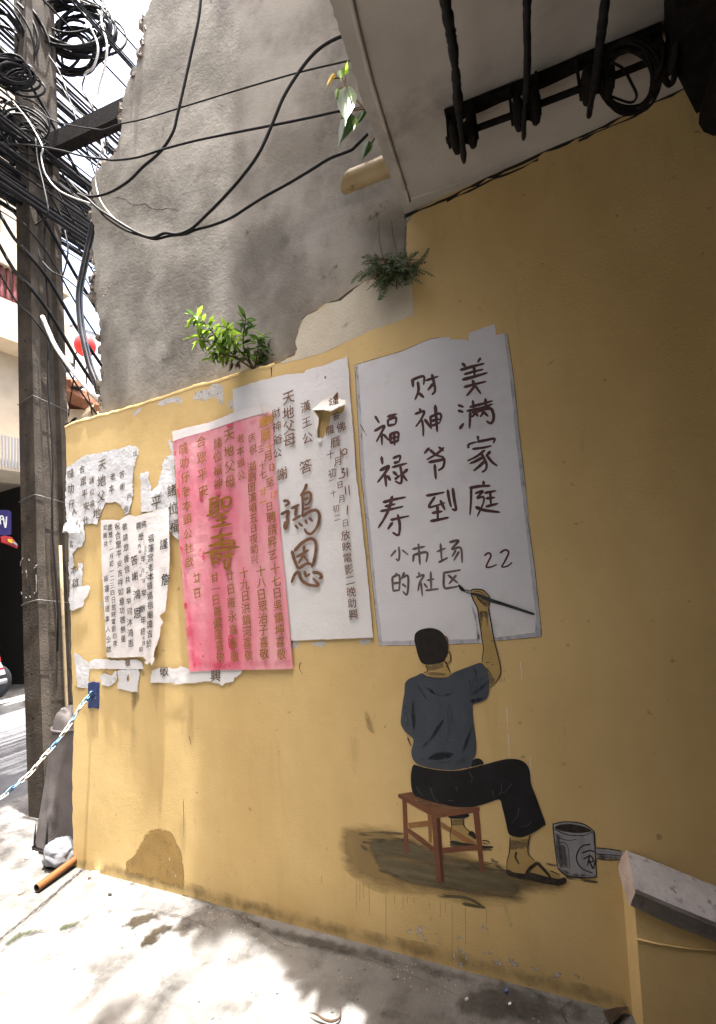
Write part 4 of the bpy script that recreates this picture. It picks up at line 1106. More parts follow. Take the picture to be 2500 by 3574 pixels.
tb_ = thing('tree_branch', (-2.2,-1.0,9.0), 'leafy tree branch reaching over the lane above the pole', 'tree branch')
wl, ws = MB(), MB(); rnd = random.Random(43)
main = smooth_line([Vector((-1.2,-3.2,9.6)), Vector((-1.9,-2.0,9.3)), Vector((-2.6,-.9,9.0)), Vector((-3.0,-.3,8.9))], 6); ws.tube(main, .03, 7, True, .008)
for cx_, cy_, r_, n_ in ((-3.35,-.15,.30,120),(-2.85,-.30,.20,60),(-3.15,-.75,.22,45),(-3.7,.1,.25,80),(-.85,-.84,.14,40),(-2.2,-1.15,.25,40)):
    c_ = Vector((cx_+.28, cy_-.09, 9.0)); q_ = min(main, key=lambda p: (p-c_).length); ws.tube([q_, q_.lerp(c_, .5)+Vector((0,0,.05)), c_], .007, 5)
    for j in range(n_):
        p = c_ + Vector((rnd.gauss(0,r_*.55), rnd.gauss(0,r_*.55), rnd.gauss(0,.1)))
        leaf(wl, p, (rnd.uniform(-1,1), rnd.uniform(-1,1), rnd.uniform(-.4,.3)), rnd.uniform(.07,.12), rnd.uniform(.035,.055), (rnd.uniform(-.3,.3),rnd.uniform(-.3,.3),1), .1, .3)
wl.build('foliage', MAT['leaf_dark'], tb_, True); ws.build('boughs', MAT['stem'], tb_, True)

# ---------------------------------------------------------------- paper posters
def wrinkle(seed, amp, sc, sx=1.0, sz=1.0):
    return lambda x, z: amp*(.5 + .5*mnoise.noise(Vector((x*sc*sx, seed, z*sc*sz)))) + amp*.35*(.5+.5*mnoise.noise(Vector((x*sc*3.1*sx, seed+5, z*sc*2.3*sz))))

# white poster with the two big characters
wd_ = wrinkle(3, .0025, 5)
white_p = thing('white_poster', P(1060,2230,Y=0), 'tall white paper poster with brown brush lettering and a torn hole, beside the pink poster', 'poster')
out_w = B((890,385)) + Dd((0,420),(90,405),(190,375),(330,345),(450,338),(570,332),(590,290),(650,270),(740,245),(850,222),(930,190),(1010,152),(1080,135),(1130,120),(1170,85),(1195,330),(1220,700),(1270,1300),(1310,1900)) + \
        E_((1040,20),(1120,720),(1200,1500),(1245,2030),(900,2045),(500,2058),(235,2072),(150,1500),(60,500)) + [(930,1560),(850,1480)] + B((905,660))
holes_w = [Dd((705,852),(790,850),(870,846),(930,872),(1000,850),(1060,815),(1142,780),(1130,840),(1108,882),(1070,905),(1000,890),(940,945),(925,1050),(880,1160),(838,1238),(762,1238),(755,1120),(776,960),(745,915)),
           Dd((1040,590),(1055,690),(1020,715),(985,650)), Dd((850,375),(880,370),(878,410),(862,412))]
sheet('paper', out_w, .005, wd_, MAT['paper'], white_p, 1.2, 10, .03, holes_w, 3)
def flap(name, pts, y, f, mat, parent): return sheet(name, pts, y, f, mat, parent, .8, 8, .012)
zt = P(*Dd((880,700))[0], Y=0).z; zb = P(*Dd((880,870))[0], Y=0).z
flap('torn_flap', Dd((680,845),(820,720),(960,610),(1045,582),(985,650),(1010,715),(1060,690),(1145,710),(1145,765),(1050,800),(1000,830),(935,868),(910,845),(880,858),(850,842),(780,850)), .010, lambda x, z: .001+.034*max(0, min(1, (zt-z)/(zt-zb)))**1.5, MAT['white_far'], white_p)
xl = P(*Dd((690,950))[0], Y=0).x; xr = P(*Dd((770,950))[0], Y=0).x
flap('torn_flap', Dd((660,850),(690,860),(740,905),(775,960),(772,1040),(752,1130),(745,1170),(720,1060),(690,950)), .010, lambda x, z: .001+.018*max(0, min(1, (x-xl)/(xr-xl))), MAT['white_far'], white_p)
zc = P(*Dd((780,1235))[0], Y=0).z
flap('torn_flap', Dd((745,1238),(830,1238),(800,1300),(775,1305)), .010, lambda x, z: .001+.25*max(0, zc-z), MAT['paper_grey'], white_p)
TW = .0118
for txt, p0, p1, sz in (('天',(1007,1389),(1007,1389),46),('地父母',(1008,1440),(1012,1538),44),('財神爺公',(966,1442),(970,1581),33),('謝',(985,1653),(985,1653),42),('漢王公',(1067,1419),(1074,1529),37),
                        ('答',(1069,1628),(1069,1628),48),('答',(1172,1452),(1172,1452),26),('佛',(1190,1491),(1190,1491),31),('農',(1150,1501),(1150,1501),34),('曆',(1172,1544),(1172,1544),36),
                        ('十',(1155,1586),(1155,1586),30),('月',(1179,1611),(1179,1611),29),('初',(1158,1651),(1158,1651),28),('一',(1158,1677),(1158,1677),22),('日',(1186,1692),(1186,1692),25),
                        ('十',(1164,1721),(1164,1721),24),('月',(1192,1741),(1192,1741),25),('初',(1171,1775),(1171,1775),26),('二',(1178,1807),(1178,1807),24),('日',(1205,1826),(1205,1826),25)):
    column(white_p, txt, p0, p1, sz, TW, MAT['brown'], wd_, int(p0[1]))
column(white_p, '放映電影二晚助興', (1206,1868), (1234,2145), 33, TW, MAT['brown'], wd_, 8)
column(white_p, '謹', (1166,1402), (1166,1402), 34, .028, MAT['brown'], None, 8)
for st in ([Dd((1075,1390),(1085,1500)), Dd((1130,1395),(1100,1430),(1110,1470),(1160,1460),(1165,1400),(1125,1390))], [Dd((1085,1680),(1130,1665),(1100,1720),(1140,1730),(1120,1790),(1050,1810)), Dd((1170,1650),(1175,1785))],
           [E_((900,165),(910,275)), E_((945,155),(955,280))], [E_((930,400),(925,520))]):
    brush_char(white_p, st, 5, TW, MAT['brown'], wd_, 'writing', 4, .8)
brush_char(white_p, [E_(*s) for s in (((140,350),(185,345),(205,375),(160,412)), ((110,512),(200,475),(185,540),(190,600),(170,690),(150,660),(165,600)), ((235,440),(335,395)), ((300,415),(285,540)), ((255,585),(360,525)),
    ((425,140),(405,200),(350,285)), ((372,275),(378,420),(372,540)), ((375,270),(450,240),(478,280),(455,375),(400,400)), ((395,335),(450,308)), ((385,455),(470,425)),
    ((375,540),(460,480),(545,462),(582,520),(572,620),(535,700),(475,755),(425,735),(400,690)), ((285,645),(322,692)), ((330,620),(378,660)), ((410,580),(432,632)), ((462,555),(500,602)))], 10.5, TW, MAT['brown'], wd_, 'big_character', 5, .7)
brush_char(white_p, [E_(*s) for s in (((245,965),(278,1080),(325,1185)), ((275,965),(370,865),(470,815),(532,845),(540,950),(515,1090),(490,1165)), ((300,1040),(450,955)), ((392,900),(385,1000),(325,1120)), ((390,1020),(445,1095)),
    ((335,1180),(430,1120),(500,1135)), ((315,1215),(272,1270),(240,1355)), ((330,1225),(365,1320),(450,1380),(572,1388),(505,1300)), ((400,1215),(420,1275),(465,1245)), ((500,1228),(580,1240),(612,1290),(580,1302)))], 11.5, TW, MAT['brown'], wd_, 'big_character', 6, .75)

# pink poster
pd_ = wrinkle(8, .003, 3.5)
pink_p = thing('pink_poster', P(840,2340,Y=0), 'long washed-out pink paper poster covered in gold brush lettering', 'poster')
out_p = B((145,905),(330,855),(580,800),(760,735),(920,660),(1100,610),(1230,572),(1350,640),(1382,690),(1400,1100),(1440,1600)) + B((1495,2290)) + C((1400,800),(1478,1690),(1200,1700),(850,1702),(500,1712),(215,1727),(150,870),(90,100)) + B((190,1400))
sheet('paper', out_p, .010, pd_, MAT['pink'], pink_p, .6, 16, .04, (), 5)
layerP = lambda nm, pts, y, m: sheet(nm, pts, y, pd_, MAT[m], pink_p, .8, 10, .04)
layerP('white_margin', B((145,905),(330,855),(580,800),(760,735),(920,660),(1100,610),(1230,572),(1350,640),(1300,672),(1150,712),(960,765),(750,842),(600,890),(400,950),(250,990),(158,1028)), .0118, 'paper_pinkish')
flap('curled_corner', B((1232,572),(1300,590),(1365,650),(1360,690),(1320,655),(1285,690),(1260,640)), .014, lambda x, z: .003+.02*max(0, min(1, (x-P(915,1411,Y=0).x)/.05)), MAT['paper_pinkish'], pink_p)
for k, q in enumerate((C((150,900),(175,885),(190,930),(175,960),(158,960)), C((178,1200),(210,1215),(215,1260),(195,1300),(182,1260)), C((335,1370),(355,1365),(360,1395),(340,1405)), C((255,1640),(300,1620),(300,1645),(270,1665)), C((100,200),(130,215),(125,270),(108,260)),
                       C((370,1530),(395,1525),(390,1550),(372,1550)), B((205,1600),(225,1610),(240,1720),(215,1700)), B((165,1110),(185,1130),(192,1200),(172,1190)), B((820,830),(900,800),(880,850),(830,860)), B((490,1620),(560,1700),(500,1780),(480,1700)), B((680,1650),(740,1640),(730,1680),(690,1680)), C((690,1290),(750,1300),(770,1440),(700,1440)), C((520,1620),(700,1640),(760,1680),(540,1690)), C((320,200),(390,260),(400,380),(330,300)))):
    layer('dye_stain', q, .0162, MAT['red_spot'], pink_p, 3, 0, 8, k)
TP = .0172
for k, q in enumerate((B((150,1030),(235,1000),(260,1500),(300,2290),(236,2290),(190,1400)), C((92,100),(190,100),(230,700),(290,1300),(330,1690),(218,1722),(150,870)), C((218,1722),(240,1480),(520,1560),(820,1540),(1200,1560),(1440,1520),(1474,1685),(850,1700)), B((330,960),(760,845),(1280,690),(1378,760),(1000,860),(560,960)))):
    soft('dye_wash', q, .0156+k*.00005, MAT['dye_wash'], pink_p, .05, .015, 2)
for txt, p0, p1, sz, m in (('噠叻仔老本頭公社啟',(642,1566),(660,1962),38,'gold'),('合眾平安',(703,1541),(709,1714),41,'gold'),('廿二日',(687,2014),(688,2072),36,'gold'),('諸位福神',(760,1546),(761,1689),37,'gold'),
    ('天地父母',(799,1519),(802,1682),42,'gold'),('老本頭公',(839,1530),(843,1660),32,'gold'),('庆祝',(880,1527),(882,1568),31,'gold'),('潮剧团演唱五日夜助兴',(877,1629),(889,1953),33,'gold'),
    ('三',(911,1567),(911,1567),28,'gold'),('十七',(915,1624),(917,1656),30,'gold'),('廿一',(917,1716),(918,1752),30,'gold_bright'),('農',(918,1473),(918,1473),36,'gold_bright'),('佛',(939,1466),(939,1466),34,'gold_bright'),('曆',(926,1519),(926,1519),42,'gold_bright'),
    ('十',(942,1558),(942,1558),32,'gold_bright'),('月',(934,1592),(934,1592),36,'gold'),('至',(941,1683),(941,1683),34,'gold'),('日',(942,1768),(942,1768),32,'gold'),('聘請昇艺',(948,1805),(952,1936),37,'gold'),
    ('十七日吳鎮坤喜敬',(961,1985),(982,2284),38,'gold'),('十八日眾治子喜敬',(911,1993),(922,2282),38,'gold'),('十九日洪鎮河喜敬',(853,1999),(866,2287),38,'gold'),('廿日羅永嘉喜敬',(802,2010),(819,2292),38,'gold'),('廿一日羅儂蓬喜敬',(750,2015),(769,2294),38,'gold')):
    column(pink_p, txt, p0, p1, sz*.97, TP, MAT[m], pd_, int(p0[0]+p0[1]), bold=.007)
column(pink_p, '13', (943,1632), (955,1630), 34, TP, MAT['gold'], pd_, 2, wide=.9); column(pink_p, '17', (948,1728), (962,1726), 34, TP, MAT['gold_bright'], pd_, 5, wide=.9)
brush_char(pink_p, [B(*s) for s in (((600,1745),(730,1708)), ((622,1740),(612,1930)), ((700,1720),(706,1900)), ((645,1800),(690,1785)), ((640,1860),(690,1842)), ((568,1950),(740,1875)), ((752,1740),(760,1840)), ((750,1745),(850,1715),(868,1770),(835,1840)), ((765,1842),(845,1830)),
    ((655,1965),(840,1895)), ((755,1920),(760,2060)), ((690,2010),(815,1985)), ((632,2090),(872,2045)))], 9.4, TP, MAT['gold'], pd_, 'big_character', 8, .85)
brush_char(pink_p, [C(*s) for s in (((472,98),(735,42)), ((590,8),(588,215)), ((530,160),(745,125)), ((455,195),(570,172)), ((570,195),(700,180),(765,160),(745,120)), ((395,285),(825,205)), ((478,300),(498,415)), ((485,310),(570,298),(565,380)), ((500,408),(570,385)), ((590,330),(755,300)), ((685,240),(695,380),(680,480),(635,440)), ((625,365),(655,425)))], 10.4, TP, MAT['gold'], pd_, 'big_character', 9, .85)

# poster with black lettering, its right side come away from the wall
bx0 = P(*A((345,1300))[0], Y=0).x; bx1 = P(*A((855,1200))[0], Y=0).x; bz1 = P(*A((600,880))[0], Y=0).z; bz0 = P(*A((560,1955))[0], Y=0).z
bw_ = wrinkle(12, .004, 7, 1, .35)
def bdisp(x, z):
    u = max(0, min(1, (x-bx0)/(bx1-bx0))); w = max(0, min(1, (bz1-z)/(bz1-bz0)))
    return bw_(x, z) + .040*u**3*(.35+.65*w)
black_p = thing('black_lettered_poster', P(*A((560,1955))[0], Y=0), 'white paper poster of dense black brush lettering with a torn curling right edge', 'poster')
out_b = A((333,910),(420,905),(470,912),(525,880),(545,868),(600,882),(700,850),(780,830),(845,812),(852,830),(858,1200),(852,1350),(838,1480),(825,1600),(780,1640),(800,1670),(810,1690),(790,1720),(785,1790),(760,1860),(745,1900),(735,1955),(600,1952),(480,1958),(383,1955),(372,1850),(362,1600),(342,1300),(338,1100))
sheet('paper', out_b, .009, bdisp, MAT['paper_pinkish'], black_p, 1.2, 8, .02, (), 7)
flap('torn_flap', A((650,1950),(735,1955),(745,1960),(730,2000),(722,2018),(705,1990),(690,2012),(668,2000),(680,1975)), .012, bdisp, MAT['paper_pinkish'], black_p)
TB = .0165
inb = [Vector((q.x, q.z)) for q in to_wall(out_b)]
for txt, p0, p1, sz in (('謹',(812,1092),(812,1092),84),('詹',(826,1362),(826,1362),92),('福蓮宫老本頭媽祖廟諏吉於',(714,1050),(704,1850),58),('佛',(662,940),(662,940),54),('農',(624,952),(624,952),54),('歷',(640,1036),(640,1036),54),
    ('二五五九',(668,1085),(672,1165),24),('丙申',(630,1108),(634,1152),30),('年',(655,1205),(655,1205),48),('十一',(684,1240),(684,1272),26),('廿九',(682,1312),(684,1345),26),('月',(655,1296),(655,1296),34),('十一',(634,1242),(636,1270),22),('初一',(638,1330),(640,1362),24),('日',(662,1372),(662,1372),32),
    ('举',(660,1465),(660,1465),56),('辦年終',(654,1585),(656,1758),56),('十月',(660,1812),(655,1850),34),('初',(640,1895),(640,1895),40),('答謝',(588,1215),(596,1335),72),('鴻恩',(608,1478),(612,1620),80),
    ('敬請眾善信共襄举同沐鴻恩',(518,960),(562,1850),56),('祝合眾平安吉祥如意功德無量',(458,955),(506,1815),54),('農歷十一月初一二三四日放映電影四夜',(403,965),(440,1850),46),('助興共',(368,965),(370,1090),44),('福蓮宫理事人仝啟',(372,1355),(392,1895),50)):
    q0, q1 = A(p0)[0], A(p1)[0]
    column(black_p, txt, q0, q1, sz*.4572*.98, TB, MAT['ink'], bdisp, int(p0[0]+p0[1]), bold=.018, cut=lambda c: inside(unlift(c), inb))

# remains of older posters
def old(label, pts, y, mat, seed, writing=(), f=None, rough=2.2, holes=()):
    base = P(sum(q[0] for q in pts)/len(pts), max(q[1] for q in pts), Y=0)
    o = thing('torn_poster', base, label, 'torn poster')
    f = f or wrinkle(seed, .0025, 9)
    sheet('paper', pts, y, f, MAT[mat], o, rough, 7, .022, holes, seed)
    poly = [Vector((q.x, q.z)) for q in to_wall(pts)]
    for txt, p0, p1, sz in writing:
        column(o, txt, A(p0)[0], A(p1)[0], sz*.4572, y+.0035, MAT['olive'], f, int(p0[0]+p0[1]+seed), cut=lambda c: inside(unlift(c), poly))
    return o
old('ragged grey paper remnant with brown characters at the far left of the wall', A((75,505),(130,470),(185,428),(215,412),(300,402),(400,377),(500,355),(560,337),(605,350),(625,368),(622,405),(600,440),(585,520),(573,620),(580,700),(572,770),(548,850),(520,868),(488,800),(440,768),(400,778),(370,772),(335,850),(312,905),(302,945),(255,935),(200,945),(212,1010),(212,1055),(190,1110),(150,1118),(118,1165),(100,1130),(85,1000),(70,900),(62,800),(66,650)),
    .004, 'paper_grey', 21, (('噠叻仔',(105,555),(112,785),70),('合眾平安',(190,518),(225,805),64),('諸位福',(265,605),(268,785),50),('天地父',(345,490),(338,728),88),('地',(300,855),(300,855),82),('老本',(424,575),(415,668),56),('答謝',(498,560),(495,650),50),('戶',(548,730),(548,730),50),('些',(524,825),(524,825),45),('仕',(222,912),(222,912),58),('人',(130,840),(130,840),66),('匡',(600,400),(600,400),44)))
old('narrow tattered paper strip with two brown characters below the far left remnant', A((88,1060),(120,1075),(115,1165),(135,1280),(160,1300),(160,1235),(195,1230),(192,1420),(150,1440),(98,1440),(88,1300)), .004, 'paper_grey', 22, (('叻',(118,1090),(118,1090),60),('本啟',(128,1290),(138,1385),66)))
old('bright torn paper tag with a frayed lower edge at the left end of the wall', A((96,1435),(240,1405),(250,1415),(240,1470),(205,1520),(190,1572),(150,1585),(110,1602),(98,1590),(90,1500)), .006, 'paper', 23, (), None, 3)
zk = P(*A((100,850))[0], Y=0).z
old('crumpled white paper flap sticking out from the left end of the wall', A((38,1005),(55,935),(85,905),(100,852),(130,895),(170,920),(185,965),(170,1000),(110,1005),(70,1000)), .010, 'paper_pinkish', 24, (), lambda x, z: .002+.03*max(0, min(1, (zk-z)/.12)) + .006*math.sin(z*260) + .004*mnoise.noise(Vector((x*40, 1, z*40))), 2)
old('pale paper strip with four brown characters half hidden by the pink poster', A((792,560),(805,470),(818,440),(868,402),(893,420),(905,700),(930,1060),(895,1035),(862,990),(856,830),(760,835),(642,848),(636,700),(640,620),(628,590),(640,552),(662,548),(680,535),(702,542),(695,600),(712,640),(720,690),(760,660)), .004, 'paper_grey', 25, (('平',(755,775),(755,775),96),('諸位福',(876,680),(893,955),92)))
zk2 = P(*A((760,650))[0], Y=0).z
old('small curled white scrap above the single brown character', A((710,710),(735,680),(770,650),(795,645),(790,680),(770,710),(740,700)), .009, 'paper', 26, (), lambda x, z: .002+.20*max(0, zk2-z), 2)
old('small pale scrap at the upper left corner of the pink poster', A((848,300),(862,290),(885,330),(888,420),(868,380),(850,330)), .004, 'paper_grey', 27)
old('pale paper square left of the blue plate with a ragged upper edge', A((130,1910),(150,1930),(180,1945),(200,1975),(218,1972),(245,2000),(245,2060),(238,2120),(240,2188),(155,2182),(140,2050)), .004, 'paper_grey', 28)
old('long low paper strip with one character beneath the black lettered poster', A((250,1985),(300,1965),(380,1972),(470,1980),(600,1970),(640,1985),(662,2045),(500,2048),(245,2040)), .005, 'paper', 29, (('敬',(540,1998),(540,1998),56),))
old('broad white paper remnant with one brown character right of the torn strip', A((710,2150),(722,2062),(780,2035),(840,2030),(900,2042),(940,2025),(1000,2045),(1060,2040)) + C((215,1690),(500,1690),(860,1695),(845,1745),(790,1790),(760,1800),(745,1850),(640,1870),(612,1900),(590,1880),(480,1850),(420,1845),(250,1865),(0,1880)) + A((905,2152)), .005, 'paper', 30, (('敬',(818,2058),(818,2058),92),))
column(bpy.data.objects['torn_poster.009'] if 'torn_poster.009' in bpy.data.objects else pink_p, '興', (752,2358), (752,2358), 46, .0095, MAT['olive'], None, 3)
old('rounded paper scrap with a yellow gash right of the blue plate', A((325,2100),(350,2080),(420,2095),(450,2055),(458,2110),(440,2150),(400,2178),(340,2165)), .004, 'paper_grey', 31)
old('square paper scrap hanging below the low paper strip, with two small gashes', A((460,2060),(520,2050),(622,2050),(632,2090),(620,2160),(610,2222),(530,2210),(460,2198),(470,2120)), .004, 'paper_grey', 32, (), None, 2, [A((530,2120),(545,2080),(552,2130),(540,2145))])

# ---------------------------------------------------------------- the painted sheet and its brush lettering
psheet = thing('painted_sheet', P(1600,2240,Y=0), 'grey-white sheet painted on the yellow wall with large dark brush characters and the number 22', 'painted sheet')
out_s = F_((20,355),(200,300),(400,240),(600,155),(700,135),(780,130),(785,150),(900,145),(930,160),(935,95),(1050,55),(1140,25),(1150,115),(1240,100),(1255,250),(1290,450),(1340,950),(1390,1370)) + G((1400,350),(1450,700),(1480,950),(1500,1150),(1517,1310),(1150,1345),(1030,1365),(600,1378),(215,1385),(140,700),(75,50)) + F_((45,800))
layer('sheet_paint', out_s, .002, MAT['sheet_paint'], psheet, 0, 1.2, 16, 4)
layer('edge_wash', F_((1215,105),(1240,100),(1255,250),(1290,450),(1340,950),(1390,1370)) + G((1450,700),(1500,1150),(1517,1310),(1150,1345),(1140,1320),(1460,1280),(1470,1150),(1420,700),(1375,300)) + F_((1310,950),(1265,480),(1235,260)), .0026, MAT['sheet_edge'], psheet, 0, 1, 14, 5)
layer('edge_wash', F_((20,355),(45,360),(75,800),(110,1377)) + G((150,500),(185,900),(240,1350),(600,1340),(1000,1330),(1030,1365),(600,1378),(215,1385),(140,700),(75,50)), .0026, MAT['sheet_edge'], psheet, 0, 1, 14, 6)
for q in (F_((20,357),(45,800),(75,1377)), G((75,50),(140,700),(214,1385)), G((215,1386),(600,1380),(1030,1366)), G((1150,1346),(1400,1325),(1517,1311)), F_((1243,100),(1292,450),(1343,950),(1393,1370)), G((1400,350),(1452,700),(1503,1150),(1518,1310)), F_((20,354),(200,299),(400,239),(600,154),(700,134))):
    strip(psheet, q, 2.4, .003, MAT['skin_shade'], 'sheet_outline', .8)
CH = {
 '美': (F_, [((880,340),(908,364)), ((1027,298),(1003,333)), ((866,393),(960,366),(1056,341)), ((896,428),(975,405),(1050,388)), ((975,362),(980,455)), ((882,471),(980,445),(1082,415)), ((895,530),(985,506),(1072,485)), ((963,475),(975,520),(950,560),(915,600)), ((985,520),(1030,584))]),
 '满': (F_, [((848,674),(892,690)), ((848,718),(890,730)), ((860,864),(892,820)), ((940,690),(1050,662),(1122,640)), ((965,638),(972,702)), ((1066,622),(1070,690)), ((918,722),(1025,700),(1125,664)), ((945,730),(942,800),(938,860)), ((985,700),(983,740),(955,772)), ((985,732),(1008,765)), ((1040,695),(1045,735),(1025,768)), ((1050,728),(1088,764)), ((960,735),(1095,700),(1128,740),(1130,790),(1108,820),(1075,802))]),
 '家': (F_, [((1005,922),(1008,955)), ((930,1018),(935,988),(1000,968)), ((1000,968),(1070,955),(1138,943),(1130,978)), ((962,1026),(1050,1015),(1115,1000)), ((1060,1035),(1000,1082),(922,1122)), ((1030,1058),(1055,1100),(1075,1150),(1068,1190),(1038,1212)), ((1045,1092),(990,1122),(942,1142)), ((1062,1122),(1012,1168),(972,1200)), ((1105,1045),(1070,1085)), ((1080,1082),(1120,1130),(1160,1160))]),
 '庭': (G, [((1050,68),(1052,102)), ((940,122),(1020,108),(1105,104)), ((952,120),(950,230),(942,340)), ((985,165),(1045,148),(1000,202),(1048,194),(1050,240),(1000,352)), ((988,275),(1060,300),(1182,316)), ((1060,162),(1152,144)), ((1105,155),(1110,265)), ((1072,206),(1142,198)), ((1070,272),(1168,246))]),
 '财': (F_, [((482,470),(487,532)), ((474,474),(570,444),(572,512)), ((525,488),(530,560),(502,632)), ((535,578),(574,614)), ((588,478),(688,444)), ((638,428),(655,500),(662,560),(638,592)), ((650,500),(604,555))]),
 '神': (F_, [((540,703),(546,722)), ((502,746),(575,724),(550,790),(508,848)), ((558,790),(568,860),(568,924)), ((580,788),(636,864)), ((625,770),(632,845)), ((620,772),(690,742),(712,762),(700,815)), ((630,842),(702,815)), ((630,802),(700,785)), ((664,676),(672,780),(680,888))]),
 '爷': (F_, [((615,1018),(576,1062)), ((692,1010),(732,1042)), ((732,1015),(680,1062),(596,1112)), ((620,1030),(670,1072),(734,1092)), ((612,1132),(700,1116),(736,1110),(727,1170),(688,1198)), ((660,1150),(669,1268))]),
 '到': (G, [((593,184),(670,170),(738,156)), ((662,192),(614,268),(650,270),(742,240)), ((705,222),(742,298)), ((640,322),(722,308)), ((682,258),(685,388)), ((626,387),(700,374),(772,358)), ((764,138),(775,210),(792,274)), ((804,124),(816,210),(830,295),(798,290))]),
 '福': (F_, [((183,763),(216,818)), ((178,882),(256,840),(230,900),(193,968)), ((235,888),(238,996)), ((250,908),(294,958)), ((282,768),(356,745)), ((285,790),(286,842)), ((285,792),(348,774),(346,828)), ((285,840),(348,826)), ((305,905),(305,978)), ((300,908),(366,894),(366,960)), ((305,942),(366,926)), ((335,900),(340,998)), ((305,978),(372,958))]),
 '禄': (F_, [((234,1088),(242,1148)), ((222,1198),(292,1164),(260,1220),(202,1294)), ((262,1222),(272,1328)), ((282,1240),(306,1278)), ((326,1100),(382,1080),(376,1128)), ((335,1138),(378,1126)), ((320,1172),(438,1140)), ((384,1160),(396,1240),(388,1300),(342,1282)), ((328,1208),(362,1238)), ((342,1268),(382,1236)), ((442,1188),(400,1228)), ((400,1230),(440,1282))]),
 '寿': (G, [((248,236),(330,215),(428,195)), ((262,270),(345,250)), ((226,308),(320,290),(408,270)), ((320,188),(300,270),(260,360),(208,442)), ((308,378),(380,362),(456,346)), ((364,335),(380,420),(370,498),(322,478)), ((322,398),(284,452))]),
}
for ch, (fn, sts) in CH.items():
    brush_char(psheet, [fn(*s) for s in sts], 11.4, .0034, MAT['plum'], None, 'character', ord(ch) % 97, .62)
CH2 = {
 '小': [((372,593),(378,650),(370,702),(348,688)), ((350,620),(308,670)), ((400,618),(448,658))],
 '市': [((530,570),(532,602)), ((482,612),(582,590)), ((492,655),(486,712)), ((488,658),(596,638),(592,716)), ((533,608),(542,738))],
 '场': [((678,632),(748,604)), ((707,568),(716,702)), ((692,718),(764,680)), ((778,556),(850,545),(798,612),(868,602),(880,722)), ((830,620),(798,672)), ((856,630),(812,702))],
 '的': [((356,803),(338,832)), ((320,835),(326,948)), ((318,838),(376,824),(376,946)), ((326,886),(376,880)), ((326,946),(376,940)), ((416,798),(394,852)), ((398,842),(446,830),(440,972),(404,950)), ((400,890),(432,916))],
 '社': [((530,798),(542,826)), ((512,838),(572,820),(540,880),(526,948)), ((550,878),(561,988)), ((575,888),(602,922)), ((600,862),(656,850)), ((628,792),(632,938)), ((588,942),(692,930))],
 '区': [((728,802),(800,790),(868,778)), ((734,800),(736,916),(790,920),(852,908)), ((766,818),(846,884)), ((832,820),(774,890))],
}
for ch, sts in CH2.items():
    brush_char(psheet, [G(*s) for s in sts], 8.8, .0034, MAT['grey_ink'], None, 'character', ord(ch) % 89, .7)
brush_char(psheet, [G((1058,664),(1090,642),(1110,665),(1085,720),(1074,756),(1118,752),(1158,734))], 8, .0034, MAT['plum'], None, 'numeral', 3, .7)
brush_char(psheet, [G((1183,642),(1225,618),(1252,640),(1220,712),(1198,752),(1240,748),(1280,718))], 8, .0034, MAT['plum'], None, 'numeral', 4, .7)
strip(psheet, F_((65,830),(90,875),(115,920)), 5, .0034, MAT['skin_shade'], 'scratch', .5)

# ---------------------------------------------------------------- the painted man
LY = .0045
floor_wash = thing('painted_shadow', P(1480,3140,Y=0), 'dark brushed patch of floor painted under the stool and sandals', 'painted patch')
soft('thin_wash', I((-60,450),(120,440),(300,450),(420,520),(560,560),(900,680),(1200,745),(1190,830),(1010,860),(945,900),(740,912),(500,885),(300,860),(150,830),(20,760),(-80,640)), .0022, MAT['ground_paint_thin'], floor_wash, .06, .015, 3)
soft('dark_wash', I((70,520),(180,505),(300,510),(420,555),(560,600),(740,640),(900,690),(1060,735),(1200,745),(1190,800),(1120,812),(1010,820),(945,850),(940,890),(800,880),(640,862),(480,840),(440,825),(360,812),(280,790),(200,745),(140,700),(100,620)), .0030, MAT['ground_paint'], floor_wash, .03, .012, 3)
for k, q in enumerate((((40,500),(180,495),(300,500)), ((50,565),(110,610),(160,640)), ((60,545),(200,530),(330,535)), ((480,845),(640,858),(740,910)), ((620,890),(700,905),(745,912)), ((660,670),(740,665),(820,655)), ((640,690),(720,690),(800,700)), ((1090,660),(1130,670),(1170,668)), ((1200,740),(1300,760),(1375,770)), ((150,700),(260,740),(330,780)), ((550,560),(700,580),(780,590)), ((780,640),(840,700),(900,720)))):
    strip(floor_wash, I(*q), 13, .0034+k*.0001, MAT['streak'], 'brush_streak', .6, k)

stool = thing('painted_stool', P(1530,3080,Y=0), 'red-brown wooden stool painted on the wall under the seated man', 'painted stool')
layer('leg', I((422,388),(442,398),(446,548),(428,545)), LY, MAT['wood_light'], stool)
layer('stretcher', I((312,438),(425,424),(425,456),(318,466)), LY+.0001, MAT['wood_light'], stool)
layer('stretcher', I((495,430),(560,468),(690,545),(692,562),(655,562),(495,458)), LY+.0002, MAT['wood_light'], stool)
layer('leg', I((280,300),(305,318),(317,606),(302,614),(291,602)), LY+.0004, MAT['wood'], stool)
layer('leg', I((676,372),(710,368),(741,710),(722,716),(714,700)), LY+.0005, MAT['wood'], stool)
layer('stretcher', I((305,460),(380,510),(456,572),(456,602),(380,545),(310,490)), LY+.0006, MAT['wood'], stool)
layer('stretcher', I((495,578),(600,568),(700,560),(703,590),(600,598),(498,607)), LY+.0007, MAT['wood'], stool)
layer('leg', I((442,395),(492,402),(516,766),(498,774),(472,770)), LY+.0009, MAT['wood'], stool)
layer('seat', I((256,276),(335,263),(365,295),(520,338),(650,350),(714,350),(714,368),(690,378),(600,392),(472,410),(440,396),(340,340),(258,294)), LY+.0011, MAT['wood'], stool)
